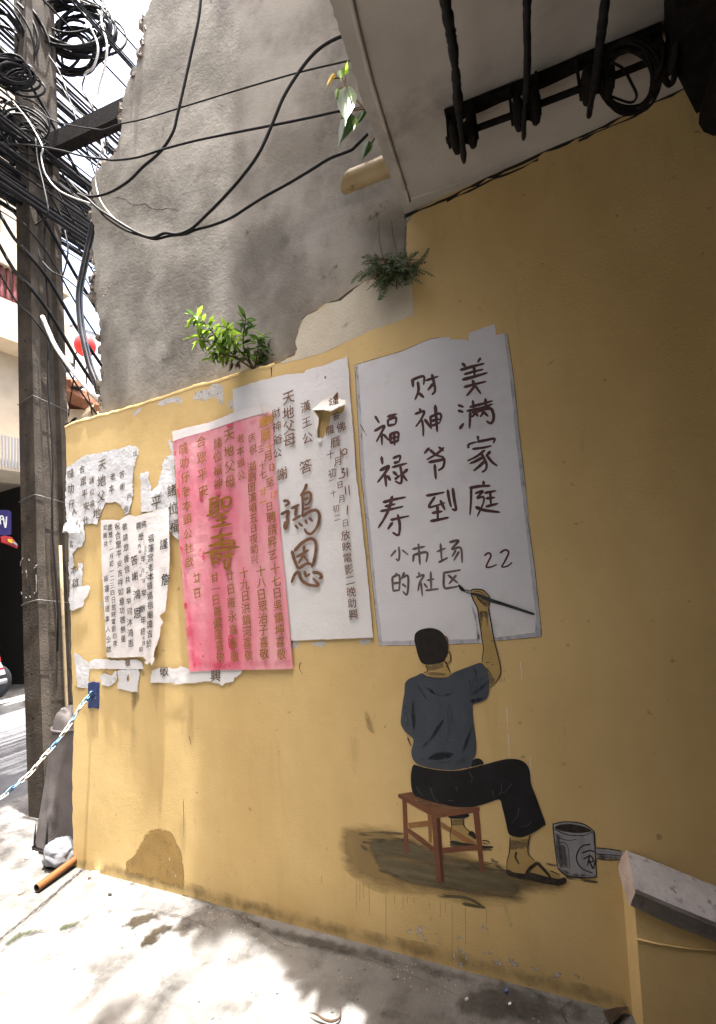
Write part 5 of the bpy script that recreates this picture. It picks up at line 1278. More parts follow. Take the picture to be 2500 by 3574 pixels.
layer('seat_top', I((264,277),(335,267),(365,297),(520,338),(650,350),(706,352),(600,368),(472,382),(360,325)), LY+.0013, MAT['wood_top'], stool)
layer('leg_shade', I((472,412),(490,410),(514,764),(500,770)), LY+.0012, MAT['leg_dark'], stool)
layer('seat_shade', I((350,300),(440,330),(560,350),(660,352),(560,358),(430,340),(360,318)), LY+.0015, MAT['skin_shade'], stool, 2)

man = thing('painted_man', P(1560,3080,Y=0), 'man painted on the wall, seen from behind, sitting on a stool and raising a brush', 'painted person')
lay = lambda nm, pts, d, m, s=3: layer(nm, pts, LY+d, MAT[m], man, s)
# far leg and sandal, seen between the stool legs
lay('far_foot', I((552,405),(622,405),(628,455),(660,488),(705,530),(735,552),(690,560),(600,548),(552,540),(548,500),(556,455)), .0000, 'skin', 0)
lay('ankle_shade', I((556,418),(618,418),(622,450),(560,452)), .0002, 'skin_shade', 0)
lay('sandal', I((546,540),(570,536),(610,546),(690,558),(750,566),(785,568),(786,578),(720,580),(640,568),(575,558),(550,552)), .0003, 'line', 2)
lay('sandal_strap', I((648,500),(668,482),(690,500),(692,530),(680,524),(668,515)), .0003, 'line', 2)
lay('far_cuff', I((538,398),(590,390),(650,388),(652,402),(610,414),(550,412)), .0003, 'trouser', 2)
for q in (((552,405),(556,455),(548,500),(552,540)), ((620,405),(628,455),(662,490),(700,522)), ((730,535),(762,540),(768,555)), ((735,552),(760,556))):
    strip(man, I(*q), 4, LY+.0004, MAT['line'], 'outline', .6)
# near foot
lay('near_foot', I((893,508),(1000,503),(990,560),(988,615),(1020,650),(1060,675),(1110,710),(1170,735),(1160,748),(1060,738),(960,722),(900,714),(868,695),(866,660),(882,600)), .0016, 'skin', 0)
lay('ankle_shade', I((888,535),(992,528),(990,565),(980,580),(884,588)), .0018, 'skin_shade', 0)
lay('sandal', I((862,700),(880,700),(905,714),(975,722),(1000,715),(1090,738),(1130,748),(1162,752),(1182,742),(1200,752),(1196,775),(1162,787),(1080,776),(990,756),(905,740),(868,726)), .0020, 'line', 2)
strip(man, I((975,725),(1000,690),(1040,660)), 15, LY+.0021, MAT['line'], 'sandal_strap', .9); strip(man, I((1038,660),(1075,700),(1112,742)), 12, LY+.0022, MAT['line'], 'sandal_strap', .7)
for q in (((885,515),(880,600),(868,650),(866,700)), ((996,505),(986,560),(987,610),(1020,650)), ((1110,705),(1140,718),(1165,728)), ((920,600),(915,630),(935,668))):
    strip(man, I(*q), 4.5 if q[0][0] != 920 else 9, LY+.0023, MAT['line'], 'outline', .6)
# trousers
lay('trousers', I((348,110),(400,126),(500,140),(590,143),(660,128),(740,110),(820,88),(880,78),(940,84),(978,110),(995,150),(1002,220),(1030,290),(1058,370),(1083,440),(1068,456),(1010,495),(950,518),(905,513),(875,495),(860,430),(840,350),(824,306),(760,325),(690,345),(600,348),(520,336),(430,313),(360,290),(336,260),(328,200),(332,140)), .0020, 'trouser', 3)
lay('far_knee', I((660,112),(675,86),(700,75),(725,84),(736,108),(700,122),(668,123)), .0022, 'trouser', 3)
for q in (((360,235),(375,260),(395,290)), ((438,238),(455,290),(485,326)), ((655,150),(672,185),(665,215)), ((835,225),(835,260),(820,280)), ((895,215),(860,260),(830,272)), ((935,350),(925,400),(895,438)), ((1005,425),(985,450),(940,458)), ((540,312),(570,312)), ((785,250),(795,300)), ((580,232),(588,262))):
    strip(man, I(*q), 3.0, LY+.0024, MAT['crease'], 'crease', .4)
strip(man, I((355,112),(470,137),(590,142),(700,118),(735,108)), 2.6, LY+.0032, MAT['skin'], 'hem_line', .6)
# arm and hand
lay('arm', H((868,705),(878,650),(886,590),(880,520),(862,420),(846,310),(836,235),(800,150),(780,112),(776,80),(800,68),(870,72),(912,102),(936,140),(941,170),(930,240),(926,310),(950,430),(978,520),(1010,620),(1034,740),(1030,790),(1000,850),(950,908),(934,916),(925,860),(900,760)), .0016, 'skin', 3)
lay('arm_shade', H((905,740),(940,770),(970,830),(985,850),(950,900),(936,905),(925,840)), .0018, 'skin_shade', 2)
lay('hand_shade', H((825,130),(870,150),(935,165),(930,205),(905,218),(870,190),(840,160)), .0018, 'skin_shade', 2)
lay('wrist_shade', H((850,255),(922,262),(925,310),(915,400),(905,320),(880,300),(868,400),(852,320)), .0018, 'skin_shade', 2)
for q, w in ((H((930,235),(945,330),(962,430),(985,540),(1010,640),(1030,730),(1032,790),(1000,855),(945,912)), 4.5), (H((778,108),(800,165),(832,230),(842,300),(858,400),(872,500),(884,575),(876,640),(872,695)), 5), (H((775,78),(800,66),(870,70),(912,100),(938,140),(938,185),(925,250)), 5),
             (H((810,85),(860,90),(905,120)), 3), (H((905,700),(945,692)), 3), (H((938,660),(948,668)), 3), (H((955,712),(970,718)), 3), (H((862,262),(868,300)), 5), (H((905,255),(908,300)), 4), (H((830,130),(870,180),(905,200)), 4), (H((948,510),(985,515)), 2.5)):
    strip(man, q, w, LY+.0026, MAT['line'], 'outline', .6)
# shirt
SH = H((355,790),(300,815),(240,840),(207,880),(202,960),(185,1060),(170,1200),(180,1250),(215,1300),(270,1345),(280,1380),(266,1440),(262,1480),(275,1530),(310,1570),(370,1595),(450,1615),(540,1625),(640,1625),(720,1610),(770,1600),(792,1540),(815,1490),(819,1400),(810,1300),(795,1200),(790,1100),(797,1060),(860,1040),(910,1010),(930,960),(935,880),(928,810),(908,750),(880,712),(850,700),(780,725),(700,755),(620,788),(590,815),(540,830),(450,828),(395,815))
layer('shirt', SH, LY+.0030, MAT['shirt'], man, 3)
for q in (((380,905),(430,925),(480,960),(560,970),(640,950),(560,990),(480,985),(420,950)), ((310,880),(350,930),(400,1010),(450,1060),(390,1010),(340,940)), ((275,1000),(300,1150),(290,1300),(280,1340),(262,1180),(262,1080)), ((350,1420),(430,1330),(500,1220),(550,1185),(520,1260),(450,1360),(380,1430)),
          ((400,1530),(460,1480),(560,1465),(640,1480),(600,1520),(540,1535),(460,1540)), ((700,1480),(720,1380),(760,1300),(790,1240),(770,1330),(740,1430)), ((760,960),(830,930),(900,870),(930,850),(925,880),(850,950),(790,985)), ((760,1020),(830,1000),(890,1000),(850,1030),(790,1052)),
          ((640,770),(680,775),(715,805),(690,800)), ((790,740),(820,760),(830,810),(805,870),(790,880),(812,810)), ((400,815),(480,850),(560,845),(610,815),(560,838),(480,840))):
    soft('fold', H(*q), LY+.0032, MAT['shirt_dark'], man, .012, .006, 3)
for q in (((560,1060),(620,1040),(640,1200),(600,1380),(540,1450),(560,1280)), ((195,1080),(235,1060),(250,1180),(240,1280),(200,1240)), ((780,860),(860,800),(900,820),(880,900),(800,920)), ((640,1540),(740,1500),(760,1560),(700,1600)), ((300,1480),(360,1500),(400,1560),(340,1560))):
    soft('sheen', H(*q), LY+.0034, MAT['shirt_light'], man, .02, .008, 3)
for q in (((758,840),(772,900),(770,960)), ((640,1600),(700,1540),(740,1490)), ((480,1560),(560,1560),(620,1530)), ((320,910),(350,960),(380,1000))):
    strip(man, H(*q), 3, LY+.0036, MAT['line'], 'fold_line', .4)
# neck, ear, hair
lay('neck', H((380,712),(545,690),(560,730),(598,780),(600,800),(540,828),(450,824),(395,812),(362,788),(398,768)), .0032, 'skin', 0)
lay('nape_shade', H((388,715),(540,695),(538,745),(480,760),(405,768)), .0034, 'skin_shade', 0)
lay('nape_shade', H((380,790),(450,780),(560,795),(540,812),(440,808)), .0034, 'skin_shade', 2)
lay('ear', H((548,690),(562,640),(580,605),(596,620),(602,660),(594,695),(578,705),(565,690)), .0034, 'skin', 2)
for q, w in ((((565,650),(580,605),(598,630),(600,675),(585,700)), 4.5), (((552,685),(575,730),(598,785)), 5), (((562,690),(580,745),(596,780)), 3), (((385,720),(402,770),(370,785)), 4), (((230,1345),(245,1385),(262,1420)), 5), (((1065,830),(1060,870)), 2), (((1042,840),(1030,870)), 2), (((548,470),(572,490),(582,560)), 6)):
    strip(man, H(*q), w, LY+.0038, MAT['line'] if w != 6 else MAT['wood'], 'outline', .5)
lay('hair', H((290,470),(302,440),(340,415),(400,401),(460,404),(510,425),(545,460),(572,515),(580,570),(576,620),(560,658),(545,690),(500,703),(440,713),(380,713),(347,695),(320,640),(300,560),(288,510)), .0036, 'hair', 3)

br = thing('painted_brush', P(1700,2100,Y=0), 'long dark paintbrush painted in the raised hand of the seated man', 'painted brush')
layer('ferrule', H((722,70),(782,82),(772,106),(728,88)), LY+.0042, MAT['can'], br)
for q in (((722,70),(782,80)), ((730,90),(770,106))): strip(br, H(*q), 3, LY+.0044, MAT['line'], 'outline', .6)
layer('bristles', H((666,22),(690,35),(718,62),(728,90),(712,86),(692,78),(674,58)), LY+.0044, MAT['line'], br, 2)
layer('handle', H((774,94),(860,108),(950,145),(1100,195),(1200,230),(1318,270),(1312,288),(1180,247),(1050,207),(930,172),(840,132),(778,110)), LY+.0046, MAT['brush_blue'], br, 2)
soft('bristle_shade', H((668,75),(690,85),(705,120),(710,170),(695,140),(680,110)), .0031, MAT['can_dark'], br, .012, .006)
soft('arm_shade', H((775,190),(800,230),(840,330),(870,500),(865,520),(820,510),(810,400),(790,260)), .0031, MAT['can_dark'], br, .012, .006)

can = thing('painted_can', P(2010,3050,Y=0), 'grey paint can with a round emblem painted on the wall beside the sandal', 'painted can')
layer('body', I((1124,445),(1180,432),(1280,440),(1350,480),(1360,600),(1369,738),(1330,745),(1260,740),(1200,728),(1155,700),(1140,600)), LY, MAT['can'], can, 0)
layer('opening', I((1135,462),(1160,448),(1220,443),(1290,455),(1338,478),(1325,488),(1260,494),(1190,486),(1148,474)), LY+.0003, MAT['line'], can, 3)
soft('shade', I((1145,545),(1205,562),(1218,695),(1165,672)), LY+.0003, MAT['can_dark'], can, .01, .006)
soft('shade', I((1136,490),(1170,505),(1185,690),(1160,690),(1145,600)), LY+.0002, MAT['can_dark'], can, .01, .006)
soft('shade', I((1160,680),(1230,718),(1368,728),(1369,742),(1260,742),(1180,718)), LY+.0004, MAT['can_dark'], can, .01, .006)
for q, w in ((((1124,440),(1135,560),(1152,690)), 5), (((1355,480),(1362,600),(1369,742)), 5), (((1124,445),(1190,431),(1290,442),(1355,482)), 4.5), (((1130,470),(1200,502),(1290,508),(1350,488)), 4), (((1150,520),(1210,535),(1260,528)), 3),
             (((1152,690),(1200,730),(1290,745),(1369,742)), 6), (((1142,545),(1205,562),(1218,695)), 3), (((1142,545),(1160,662),(1215,690)), 3)):
    strip(can, I(*q), w, LY+.0006, MAT['line'], 'outline', .7)
brush_char(can, [I(*s) for s in (((1335,558),(1292,565),(1264,600),(1258,645),(1285,690),(1348,720)), ((1288,606),(1330,592),(1360,600)), ((1295,640),(1335,622),(1350,650),(1322,660)), ((1330,615),(1318,680)), ((1325,640),(1350,692),(1362,640)))], 5.5, LY+.0007, MAT['line'], None, 'emblem', 5, .75)
layer('handle', I((1365,577),(1440,584),(1500,592),(1530,602),(1520,640),(1450,640),(1372,634)), LY+.0001, MAT['can'], can)
soft('handle_shade', I((1368,612),(1440,616),(1515,622),(1505,644),(1450,644),(1372,636)), LY+.0003, MAT['can_dark'], can, .012, .006)
for q in (((1365,577),(1440,584),(1510,595)), ((1370,636),(1440,646),(1500,642)), ((1366,610),(1440,616),(1505,620))): strip(can, I(*q), 3.5, LY+.0006, MAT['line'], 'outline', .7)
soft('cast_patch', I((1190,735),(1300,748),(1375,752),(1370,775),(1290,775),(1220,755)), .0036, MAT['ground_paint'], can, .012, .006)

# ---------------------------------------------------------------- blue plate and chain
bpl = thing('blue_plate', P(325,2476,Y=0), 'small chipped blue metal plate fixed to the yellow wall, holding the chain', 'metal plate')
solid('plate', Q4((706,1570),(745,1558),(792,1566),(790,1700),(788,1775),(745,1768),(704,1772),(706,1700)), -.006, .02, MAT['blue'], bpl, False, .6, 8, 2)
mb = MB(); mb.tube(smooth_line([P(*q, Y=y) for q, y in ((Q4((742,1640))[0],-.006),(Q4((728,1640))[0],-.03),(Q4((720,1668))[0],-.032),(Q4((735,1690))[0],-.006))], 5), .005, 7); mb.build('eye', MAT['chain_blue'], bpl, True)
ca = Vector((P(*Q4((722,1662))[0], Y=-.025))); cb = P(0, 2787, Y=-.56)
hn = Vector((cb.y-ca.y, -(cb.x-ca.x), 0)).normalized()
def on_plane(q):
    d = ray(*q); t = (ca-EYE).dot(hn)/d.dot(hn); return EYE + d*t
cpx = Q4((722,1664),(650,1752),(560,1900),(450,2050),(340,2172)) + Q5((235,415),(140,500),(80,548),(0,612))
cl = [on_plane(q) for q in cpx]
cl.append(cl[-1] + (cl[-1]-cl[-2])*3 + Vector((0,0,.05)))
cl = smooth_line(cl, 12)
chain = thing('chain', ca, 'steel chain with worn blue paint hanging from the blue plate across to the left', 'chain')
def link_mesh():
    mb = MB(); hl, hw = .0125, .0095; pts = []
    for k in range(16):
        a = 2*math.pi*k/16
        pts.append(Vector((math.cos(a)*hw + (hl if math.cos(a) > 0.01 else -hl if math.cos(a) < -.01 else 0), math.sin(a)*hw, 0)))
    pts.append(pts[0]); 
    mb.tube(pts, .0042, 6, False); return mb
me_l = link_mesh()
acc = 0; i = 0; k = 0; pitch = .0345; base = {}
lens = [(cl[j+1]-cl[j]).length for j in range(len(cl)-1)]; tot = sum(lens); s = .012
while s < tot:
    j = 0; r_ = s
    while j < len(lens)-1 and r_ > lens[j]: r_ -= lens[j]; j += 1
    p = cl[j].lerp(cl[j+1], min(1, r_/lens[j])); t = (cl[j+1]-cl[j]).normalized()
    up = hn if k % 2 else t.cross(hn).normalized()
    sd = up.cross(t).normalized()
    key = 'chain_blue' if (k in (0,1,4) or 8 <= k % 11 <= 9 or k > 14 and k % 3) else 'chain_pale'
    if key not in base:
        o = mesh('link', [q for q in me_l.v], me_l.f, MAT[key], None, True)
        o.parent = chain; base[key] = o
        # the origin helper moved it: bring the link's own centre back
        off = ORIGIN[o.name]
        for v_ in o.data.vertices: v_.co += off
    else:
        o = base[key].copy(); COL.objects.link(o)
    jx = .25*math.sin(k*1.7)
    sd2 = sd*math.cos(jx) + up*math.sin(jx); up2 = up*math.cos(jx) - sd*math.sin(jx)
    o.matrix_local = Matrix(((t.x, sd2.x, up2.x, p.x-ca.x), (t.y, sd2.y, up2.y, p.y-ca.y), (t.z, sd2.z, up2.z, p.z-ca.z), (0,0,0,1)))
    s += pitch; k += 1

# ---------------------------------------------------------------- small things by the wall's foot
bl = thing('grey_bollard', (-3.47,.2,0), 'tapering grey plastic-sheathed stump standing between the pole and the wall end', 'bollard')
mb = MB(); c0, c1 = Vector((-3.47,.22,-.02)), Vector((-3.385,.22,.86))
for_ = []
rings = [(0,.178),(.05,.176),(.3,.150),(.6,.122),(.8,.108),(.9,.098),(.95,.084),(.985,.055),(1,.012)]
mb.lathe(c0, c1-c0, [(h*(c1-c0).length, r) for h, r in rings], 28); mb.build('sheath', MAT['bollard'], bl, True)
mb = MB(); ax = (c1-c0).normalized(); mb.lathe(c0+ax*.74, ax, [(0,.1142),(.006,.1155),(.012,.113)], 28); mb.build('seam', MAT['bollard'], bl, True)
mb = MB()
for a_, z_, l_ in ((-2.0,.0,.17),(-1.2,.05,.15)):
    q0 = c0 + Vector((math.cos(a_)*.178, math.sin(a_)*.178, z_)); 
    mb.tube([q0, q0+Vector((.012,.0,l_*.6)), q0+Vector((.016,.004,l_))], [.008,.006,.002], 5)
mb.build('split', MAT['pole_hole'], bl)

def crumple(name, c, r, mat, amp, seed, squash=(1,1,.8), lat=20, lon=28):
    v, f = [], []
    for i in range(lat+1):
        th = math.pi*i/lat
        for j in range(lon):
            ph = 2*math.pi*j/lon
            d = Vector((math.sin(th)*math.cos(ph), math.sin(th)*math.sin(ph), math.cos(th)))
            k = 1 + amp*mnoise.noise(d*2.2+Vector((seed,0,0))) + amp*.7*abs(mnoise.noise(d*5+Vector((0,seed,0)))) - amp*.5*abs(mnoise.noise(d*9+Vector((0,0,seed))))
            q = Vector(c) + Vector((d.x*squash[0], d.y*squash[1], d.z*squash[2]))*r*k
            q.z = max(q.z, .004); v.append(q)
    for i in range(lat):
        for j in range(lon): f.append((i*lon+j, (i+1)*lon+j, (i+1)*lon+(j+1)%lon, i*lon+(j+1)%lon))
    return mesh(name, v, f, mat)
bag = crumple('plastic_bag', P(212,2975,Z=.07), .082, MAT['bag'], .20, 4.2, (1.25,1.0,.9), 30, 44)
bag.data.polygons.foreach_set('use_smooth', [True]*len(bag.data.polygons))
tag(bag, 'knotted translucent plastic bag lying against the foot of the yellow wall end', 'plastic bag')
pa, pc = P(128,3100,Z=.027), P(268,2996,Z=.04)
op = thing('orange_pipe', (pa+pc)/2, 'short rusty orange plastic pipe lying on the pavement beside the plastic bag', 'pipe')
mb = MB(); R0 = .021; d_ = (pc-pa).normalized()
mb.tube([pa, pa.lerp(pc,.5), pc], R0, 16, False); mb.build('tube', MAT['pvc_orange'], op, True)
mb = MB(); mb.tube([pa, pa+d_*.09], R0*.88, 16, False)
u = d_.cross(Vector((0,0,1))).normalized(); w = d_.cross(u)
n0 = len(mb.v); mb.add([pa+(u*math.cos(2*math.pi*k/16)+w*math.sin(2*math.pi*k/16))*R0 for k in range(16)] + [pa+(u*math.cos(2*math.pi*k/16)+w*math.sin(2*math.pi*k/16))*R0*.88 for k in range(16)], [(k,(k+1)%16,16+(k+1)%16,16+k) for k in range(16)])
mb.add([pa+d_*.088+(u*math.cos(2*math.pi*k/16)+w*math.sin(2*math.pi*k/16))*R0*.88 for k in range(16)], [tuple(range(16))])
mb.build('mouth', MAT['pvc_inner'], op)
mb = MB(); mb.tube(smooth_line([P(*q, Z=z) for q, z in zip(Q5((335,800),(305,850),(300,890),(325,935),(375,945)), (.10,.08,.03,.02,.02))], 5), .012, 8)
tag(mb.build('broken_hoop', MAT['scrap'], None, True), 'broken brown plastic hoop at the foot of the grey stump', 'plastic hoop')
mb = MB(); mb.tube(smooth_line([P(*q, Z=z) for q, z in zip(Q5((305,920),(262,960),(245,980),(290,1005),(335,1018)), (.05,.03,.012,.012,.012))], 5), .006, 6)
tag(mb.build('bent_rod', MAT['iron'], None, True), 'bent dark rod lying on the pavement left of the plastic bag', 'rod')
def shard(pts, h, mat, label, name='shard', cat='debris'):
    v = [P(a, b, Z=.012) for a, b in pts]
    n = len(v); rn = random.Random(int(pts[0][0]))
    vv = [Vector((q.x,q.y,.002)) for q in v] + [Vector((q.x,q.y,.002+h*rn.uniform(.5,1.2))) for q in v]
    o = mesh(name, vv, [tuple(range(n))[::-1], tuple(range(n,2*n))] + [(i,(i+1)%n,(i+1)%n+n,i+n) for i in range(n)], mat)
    return tag(o, label, cat)
shard(Q5((688,1160),(720,1152),(745,1165),(742,1185),(700,1198),(680,1200)), .02, MAT['paper_pinkish'], 'small white broken shard by the wall foot right of the orange pipe')
shard(Q5((655,1200),(690,1170),(690,1185),(665,1203)), .012, MAT['scrap'], 'tiny dark chip beside the white shard at the wall foot', 'chip')
shard(Q5((135,1318),(185,1296),(180,1310),(140,1326)), .012, MAT['scrap'], 'thin brown chip on the pavement left of the orange pipe', 'chip')
shard(Q5((180,1055),(215,1035),(240,1040),(205,1058)), .012, MAT['paper_dirty'], 'flat pale chip left of the plastic bag', 'chip')
shard(Q5((246,1010),(285,1010),(275,1030),(250,1028)), .014, MAT['paper_pinkish'], 'white chip just below the bent rod', 'chip')
shard(Q5((805,1318),(830,1312),(835,1322),(812,1328)), .008, MAT['pole_hole'], 'small dark pebble in the bright patch near the wall', 'pebble', 'pebble')
mb = MB(); mb.tube(smooth_line([P(*q, Z=z) for q, z in zip(Q7((512,572),(540,578),(570,598),(600,604),(628,590),(632,552)), (.01,.02,.012,.012,.01,.012))], 5), [0.001+.0035*math.sin(min(1,i/26)*3.14) for i in range(26)], 5)
tag(mb.build('dry_leaf', MAT['dead_leaf'], None, True), 'curled dry leaf lying on the sunlit pavement at the bottom', 'dead leaf')
v = [P(*q, Z=z) for q, z in zip(Q6((330,2145),(480,2110),(620,2100),(560,2160),(500,2240),(440,2290),(380,2250),(350,2200),(470,2190)), (.012,.02,.022,.022,.014,.008,.010,.012,.022))]
tag(mesh('fallen_leaf', v, [(i,(i+1)%8,8) for i in range(8)], MAT['dead_leaf'], None, True), 'broad brown dead leaf lying at the wall foot in the lower right corner', 'dead leaf')
for q, m, lab in ((((2,0)),'white','small white speck of litter on the shaded pavement, left of two'),):
    pass
shard(Q7((1094,515),(1104,510),(1108,516),(1098,520)), .008, MAT['white'], 'small white scrap on the shaded pavement below the peeling paint', 'litter', 'litter')
shard(Q7((1240,487),(1252,480),(1258,490),(1248,496)), .012, MAT['blue'], 'tiny blue scrap in the gutter near the wall at the lower right', 'litter', 'litter')
shard(Q7((1256,530),(1266,526),(1268,532),(1258,536)), .006, MAT['white'], 'tiny white scrap just below the blue scrap in the gutter', 'litter', 'litter')
# grit along the wall foot
mb = MB(); rn = random.Random(77)
for k in range(420):
    x = rn.uniform(-3.0, -.1); y = -.02 - abs(rn.gauss(0, .09)); r = rn.uniform(.0015, .006)
    z = .012*(mnoise.noise(Vector((x*1.7, y*1.7, 3))) - .1)
    c = Vector((x, y, z))
    v = [c + Vector((rn.uniform(.6,1)*r*a, rn.uniform(.6,1)*r*b, r*h*rn.uniform(.5,1))) for a, b, h in ((1,0,.2),(0,1,.2),(-1,0,.2),(0,-1,.2),(.1,.1,1.2))]
    mb.add(v, [(0,1,4),(1,2,4),(2,3,4),(3,0,4)])
tag(mb.build('grit', MAT['scrap']), 'loose grit scattered along the foot of the yellow wall', 'grit', None, 'stuff')

# ---------------------------------------------------------------- houses up the street
def on_x(pts, X, depth, name, mat, parent):
    """A shape standing on a cross plane X, carried back by its real depth."""
    v = [P(a, b, X=X) for a, b in pts]; n = len(v)
    vv = v + [q + Vector((-depth, 0, 0)) for q in v]
    tr = tessellate_polygon([[Vector((q.y, q.z, 0)) for q in v]])
    f = []
    for t in tr:
        a, b, c = (v[i] for i in t)
        t2 = tuple(t) if (b-a).cross(c-a).x > 0 else tuple(reversed(t))
        f.append(t2); f.append(tuple(i+n for i in reversed(t2)))
    for i in range(n): f.append((i, (i+1)%n, (i+1)%n+n, i+n))
    return mesh(name, vv, f, mat, parent)
X1 = -9.6
sh = thing('shophouse', (-10.5, 3, .09), 'sunlit cream shophouse with maroon balusters and a dark open shop below, at the left edge', 'building')
ys, ye = -6.0, 4.05
mb = MB(); mb.box((X1-5, ys, 4.15), (X1, ye, 13.5)); mb.build('wall', MAT['white_wall'], sh)
mb = MB(); mb.box((X1-5, ys, -.02), (X1-4.6, ye, 4.14)); mb.box((X1-4.59, ye-.25, -.02), (X1, ye, 4.14)); mb.build('shop_interior', MAT['dark_room'], sh)
def zat(y_): return P(30, y_, X=X1).z
mb = MB(); mb.box((X1+.004, ys, zat(1235)), (X1+.55, ye, zat(1105))); mb.box((X1+.004, ys, zat(985)), (X1+.5, ye, zat(960))); mb.build('balcony', MAT['white_wall'], sh)
for k in range(16):
    y_ = 2.2 + k*.115; zb, zt2 = zat(1104), zat(986)
    mb = MB(); hh = zt2-zb; mb.lathe((X1+.4, y_, zb), (0,0,1), [(0,.03),(.15*hh,.04),(.4*hh,.045),(.6*hh,.022),(.85*hh,.03),(hh,.035)], 8); mb.build('baluster', MAT['maroon'], sh, True)
for y0_, y1_ in ((1.6, 2.70),):
    mb = MB(); mb.box((X1+.004, y0_, zat(1450)), (X1+.05, y1_, zat(1250))); mb.build('shutter', MAT['maroon'], sh)
mb = MB(); mb.box((X1+.003, 3.02, zat(1685)), (X1+.02, 3.16, zat(1632))); mb.build('small_window', MAT['dark_room'], sh)
mb = MB(); mb.box((X1+.004, ys, 3.95), (X1+.9, ye, 4.13)); mb.build('fascia', MAT['white_wall'], sh)
mb = MB()
for k in range(60): mb.box((X1+.92, 1.5+k*.05, 4.0), (X1+.93, 1.53+k*.05, 4.55))
mb.build('railing', MAT['dull_metal'], sh)
mb = MB(); mb.box((X1+.02, 1.0, zat(830)), (X1+.05, 2.95, zat(700))); mb.build('dark_window', MAT['dark_room'], sh)
v, f = [], []
for i in range(9):
    for j in range(9):
        v.append((X1+.62+.05*math.sin(i*1.3), 2.15+i*.062, zat(1035)+(zat(850)-zat(1035))*j/8 - .1*math.sin(i*.4)))
for i in range(8):
    for j in range(8): f.append((i*9+j, (i+1)*9+j, (i+1)*9+j+1, i*9+j+1))
tag(mesh('yellow_cloth', v, f, MAT['yellow_cloth'], None, True), 'yellow cloth hung over the balcony at the left edge', 'cloth')
# shop sign and a snack banner under the awning
sg = thing('shop_sign', P(18,1870,X=-9.0), 'purple hanging sign with pale lettering outside the dark shop', 'sign')
on_x(Q4((-60,180),(68,185),(92,200),(92,380),(40,385),(-60,385)), -9.0, .06, 'panel', MAT['purple'], sg)
mb = MB()
def x_stroke(pts, X, r): mb.tube(smooth_line([P(*q, X=X) for q in Q4(*pts)], 5), r, 6)
x_stroke(((5,300),(0,250),(12,232),(25,240),(20,262),(10,255)), -8.985, .012); x_stroke(((28,245),(35,300),(45,325),(52,250),(48,238)), -8.985, .012); x_stroke(((-30,240),(-22,300),(-8,300),(-8,240)), -8.985, .012)
mb.build('lettering', MAT['white'], sg, True)
bn = thing('snack_banner', P(25,1920,X=-8.9), 'red and yellow snack packet banner hanging below the purple sign', 'banner')
on_x(Q4((5,395),(40,388),(95,400),(120,430),(145,470),(140,490),(100,470),(60,455),(15,440)), -8.9, .05, 'panel', MAT['bike_red'], bn)
on_x(Q4((62,412),(100,420),(110,440),(95,450),(66,436)), -8.88, .01, 'yellow_patch', MAT['yellow_cloth'], bn); on_x(Q4((100,425),(140,455),(138,468),(104,450)), -8.88, .01, 'pale_patch', MAT['dull_metal'], bn)

# parked motorbike, only its tail in view
mo = thing('motorbike', P(20,2452,X=-8.75), 'parked red motorbike with a white number plate, only its rear in view', 'motorbike')
wc_ = P(-28, 2385, X=-8.75)
mb = MB(); mb.lathe(wc_+Vector((-.05,0,0)), (1,0,0), [(0,.2),(.01,.27),(.05,.29),(.09,.27),(.1,.2)], 24); mb.build('tyre', MAT['tyre'], mo, True)
mb = MB(); mb.lathe(wc_+Vector((-.03,0,0)), (1,0,0), [(0,.19),(.03,.05),(.06,.19)], 18); mb.build('rim', MAT['dull_metal'], mo, True)
on_x(Q4((-90,1300),(-30,1305),(2,1350),(10,1390),(-10,1400),(-40,1390),(-90,1400)), -8.7, .22, 'tail_body', MAT['bike_red'], mo)
on_x(Q4((-40,1408),(5,1400),(40,1475),(45,1495),(-20,1512),(-40,1480)), -8.62, .012, 'number_plate', MAT['white'], mo)
on_x(Q4((-25,1455),(30,1440),(34,1456),(-22,1472)), -8.615, .004, 'plate_band', MAT['bike_red'], mo)
on_x(Q4((-70,1240),(-20,1235),(0,1260),(0,1290),(-70,1300)), -8.75, .25, 'seat', MAT['tyre'], mo)
mb = MB(); mb.tube([P(-40,2390,X=-8.6), P(22,2375,X=-8.6)], .04, 10); mb.build('exhaust', MAT['dull_metal'], mo, True)

fh = thing('white_house', P(280,1480,X=-19), 'white house with a grey lattice parapet seen between the pole and the grey wall', 'house')
X2 = -19.0
on_x(Q3((430,930),(600,860),(640,840),(860,840),(860,1500),(430,1500)), X2, 5, 'wall', MAT['white_far'], fh)
on_x(Q3((430,820),(585,750),(598,760),(600,868),(430,925)), X2+.4, .3, 'lattice_parapet', MAT['grey_roof'], fh)
on_x(Q3((410,825),(585,738),(592,752),(410,845)), X2+.5, .5, 'coping', MAT['white_far'], fh)
on_x(Q3((465,1060),(595,1010),(598,1090),(560,1145),(465,1145)), X2+.02, .1, 'window', MAT['dark_room'], fh)
mb = MB()
for k in range(11):
    a, b = Q3((672+k*12, 800+k*4.5))[0]; mb.tube([P(a, b, X=X2+.3), P(a, b+16, X=X2+.3)], .035, 5)
mb.tube([P(*Q3((665,796))[0], X=X2+.3), P(*Q3((810,850))[0], X=X2+.3)], .04, 6); mb.tube([P(*Q3((665,835))[0], X=X2+.3), P(*Q3((810,880))[0], X=X2+.3)], .04, 6)
mb.build('railing', MAT['dull_metal'], fh)
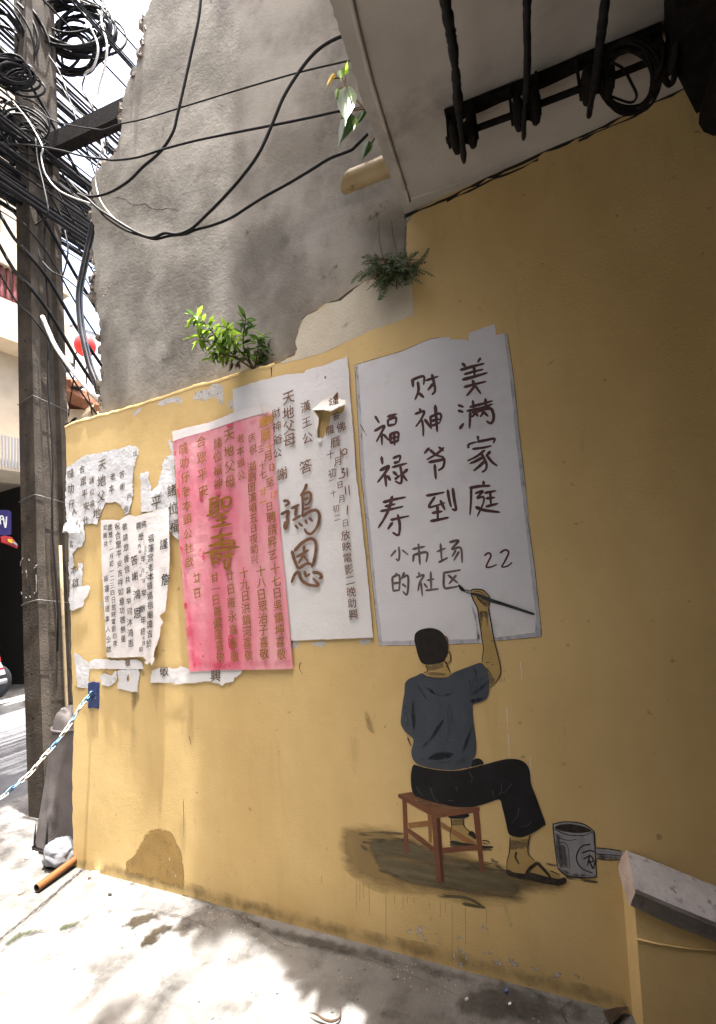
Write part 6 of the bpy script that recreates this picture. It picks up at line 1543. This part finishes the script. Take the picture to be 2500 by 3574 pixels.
rc = P(*Q3((682,932))[0], X=-14)
rl = thing('red_lantern', rc, 'round red lantern hanging in front of the white house beyond the cable', 'lantern')
mb = MB(); R1 = (P(*Q3((750,932))[0], X=-14)-rc).length
mb.lathe(rc - Vector((0,0,R1*1.15)), (0,0,1), [(R1*1.15*(1-math.cos(a/12*math.pi)), max(.01, R1*math.sin(a/12*math.pi))) for a in range(13)], 20); mb.build('shade', MAT['red'], rl, True)
mb = MB(); mb.tube([rc+Vector((0,0,R1*1.1)), rc+Vector((0,0,R1*1.9))], .01, 5); mb.build('cord', MAT['black'], rl)
ho = thing('old_house', P(280,1500,X=-12), 'low tan house with weathered tiled eaves behind the end of the yellow wall', 'house')
X3 = -12.0
on_x(Q3((455,1390),(560,1440),(860,1450),(860,2100),(420,2100),(455,1700)), X3-.3, 4, 'wall', MAT['tan'], ho)
on_x(Q3((455,1190),(560,1200),(640,1280),(720,1305),(860,1380),(860,1430),(760,1400),(640,1340),(560,1300),(460,1290)), X3+.2, 1.6, 'eaves', MAT['roof_tile'], ho)
on_x(Q3((455,1150),(545,1165),(560,1185),(455,1180)), X3+.3, 1.2, 'roof_ridge', MAT['white_wall'], ho)
on_x(Q3((560,1200),(620,1205),(660,1250),(640,1262),(590,1250)), X3+.35, .2, 'orange_tile', MAT['roof_tile'], ho)
on_x(Q3((580,1240),(640,1235),(680,1270),(640,1285),(590,1270)), X3+.3, .3, 'gutter_pot', MAT['black'], ho)
mb = MB(); mb.tube([P(*Q3((650,1530))[0], X=X3+.1), P(*Q3((755,1380))[0], X=X3+.1)], .06, 8); mb.build('brace', MAT['tan'], ho, True)
on_x(Q3((470,1300),(520,1310),(555,1440),(470,1440)), X3+.1, .6, 'corbel', MAT['white_wall'], ho)
mb = MB(); mb.tube(smooth_line([P(*q, Y=.1) for q in Q3((530,1560),(560,1555),(590,1525),(610,1512))], 4), .009, 6)
tag(mb.build('bent_bar', MAT['iron'], None, True), 'short black bar sticking up behind the left corner of the yellow wall', 'bar')
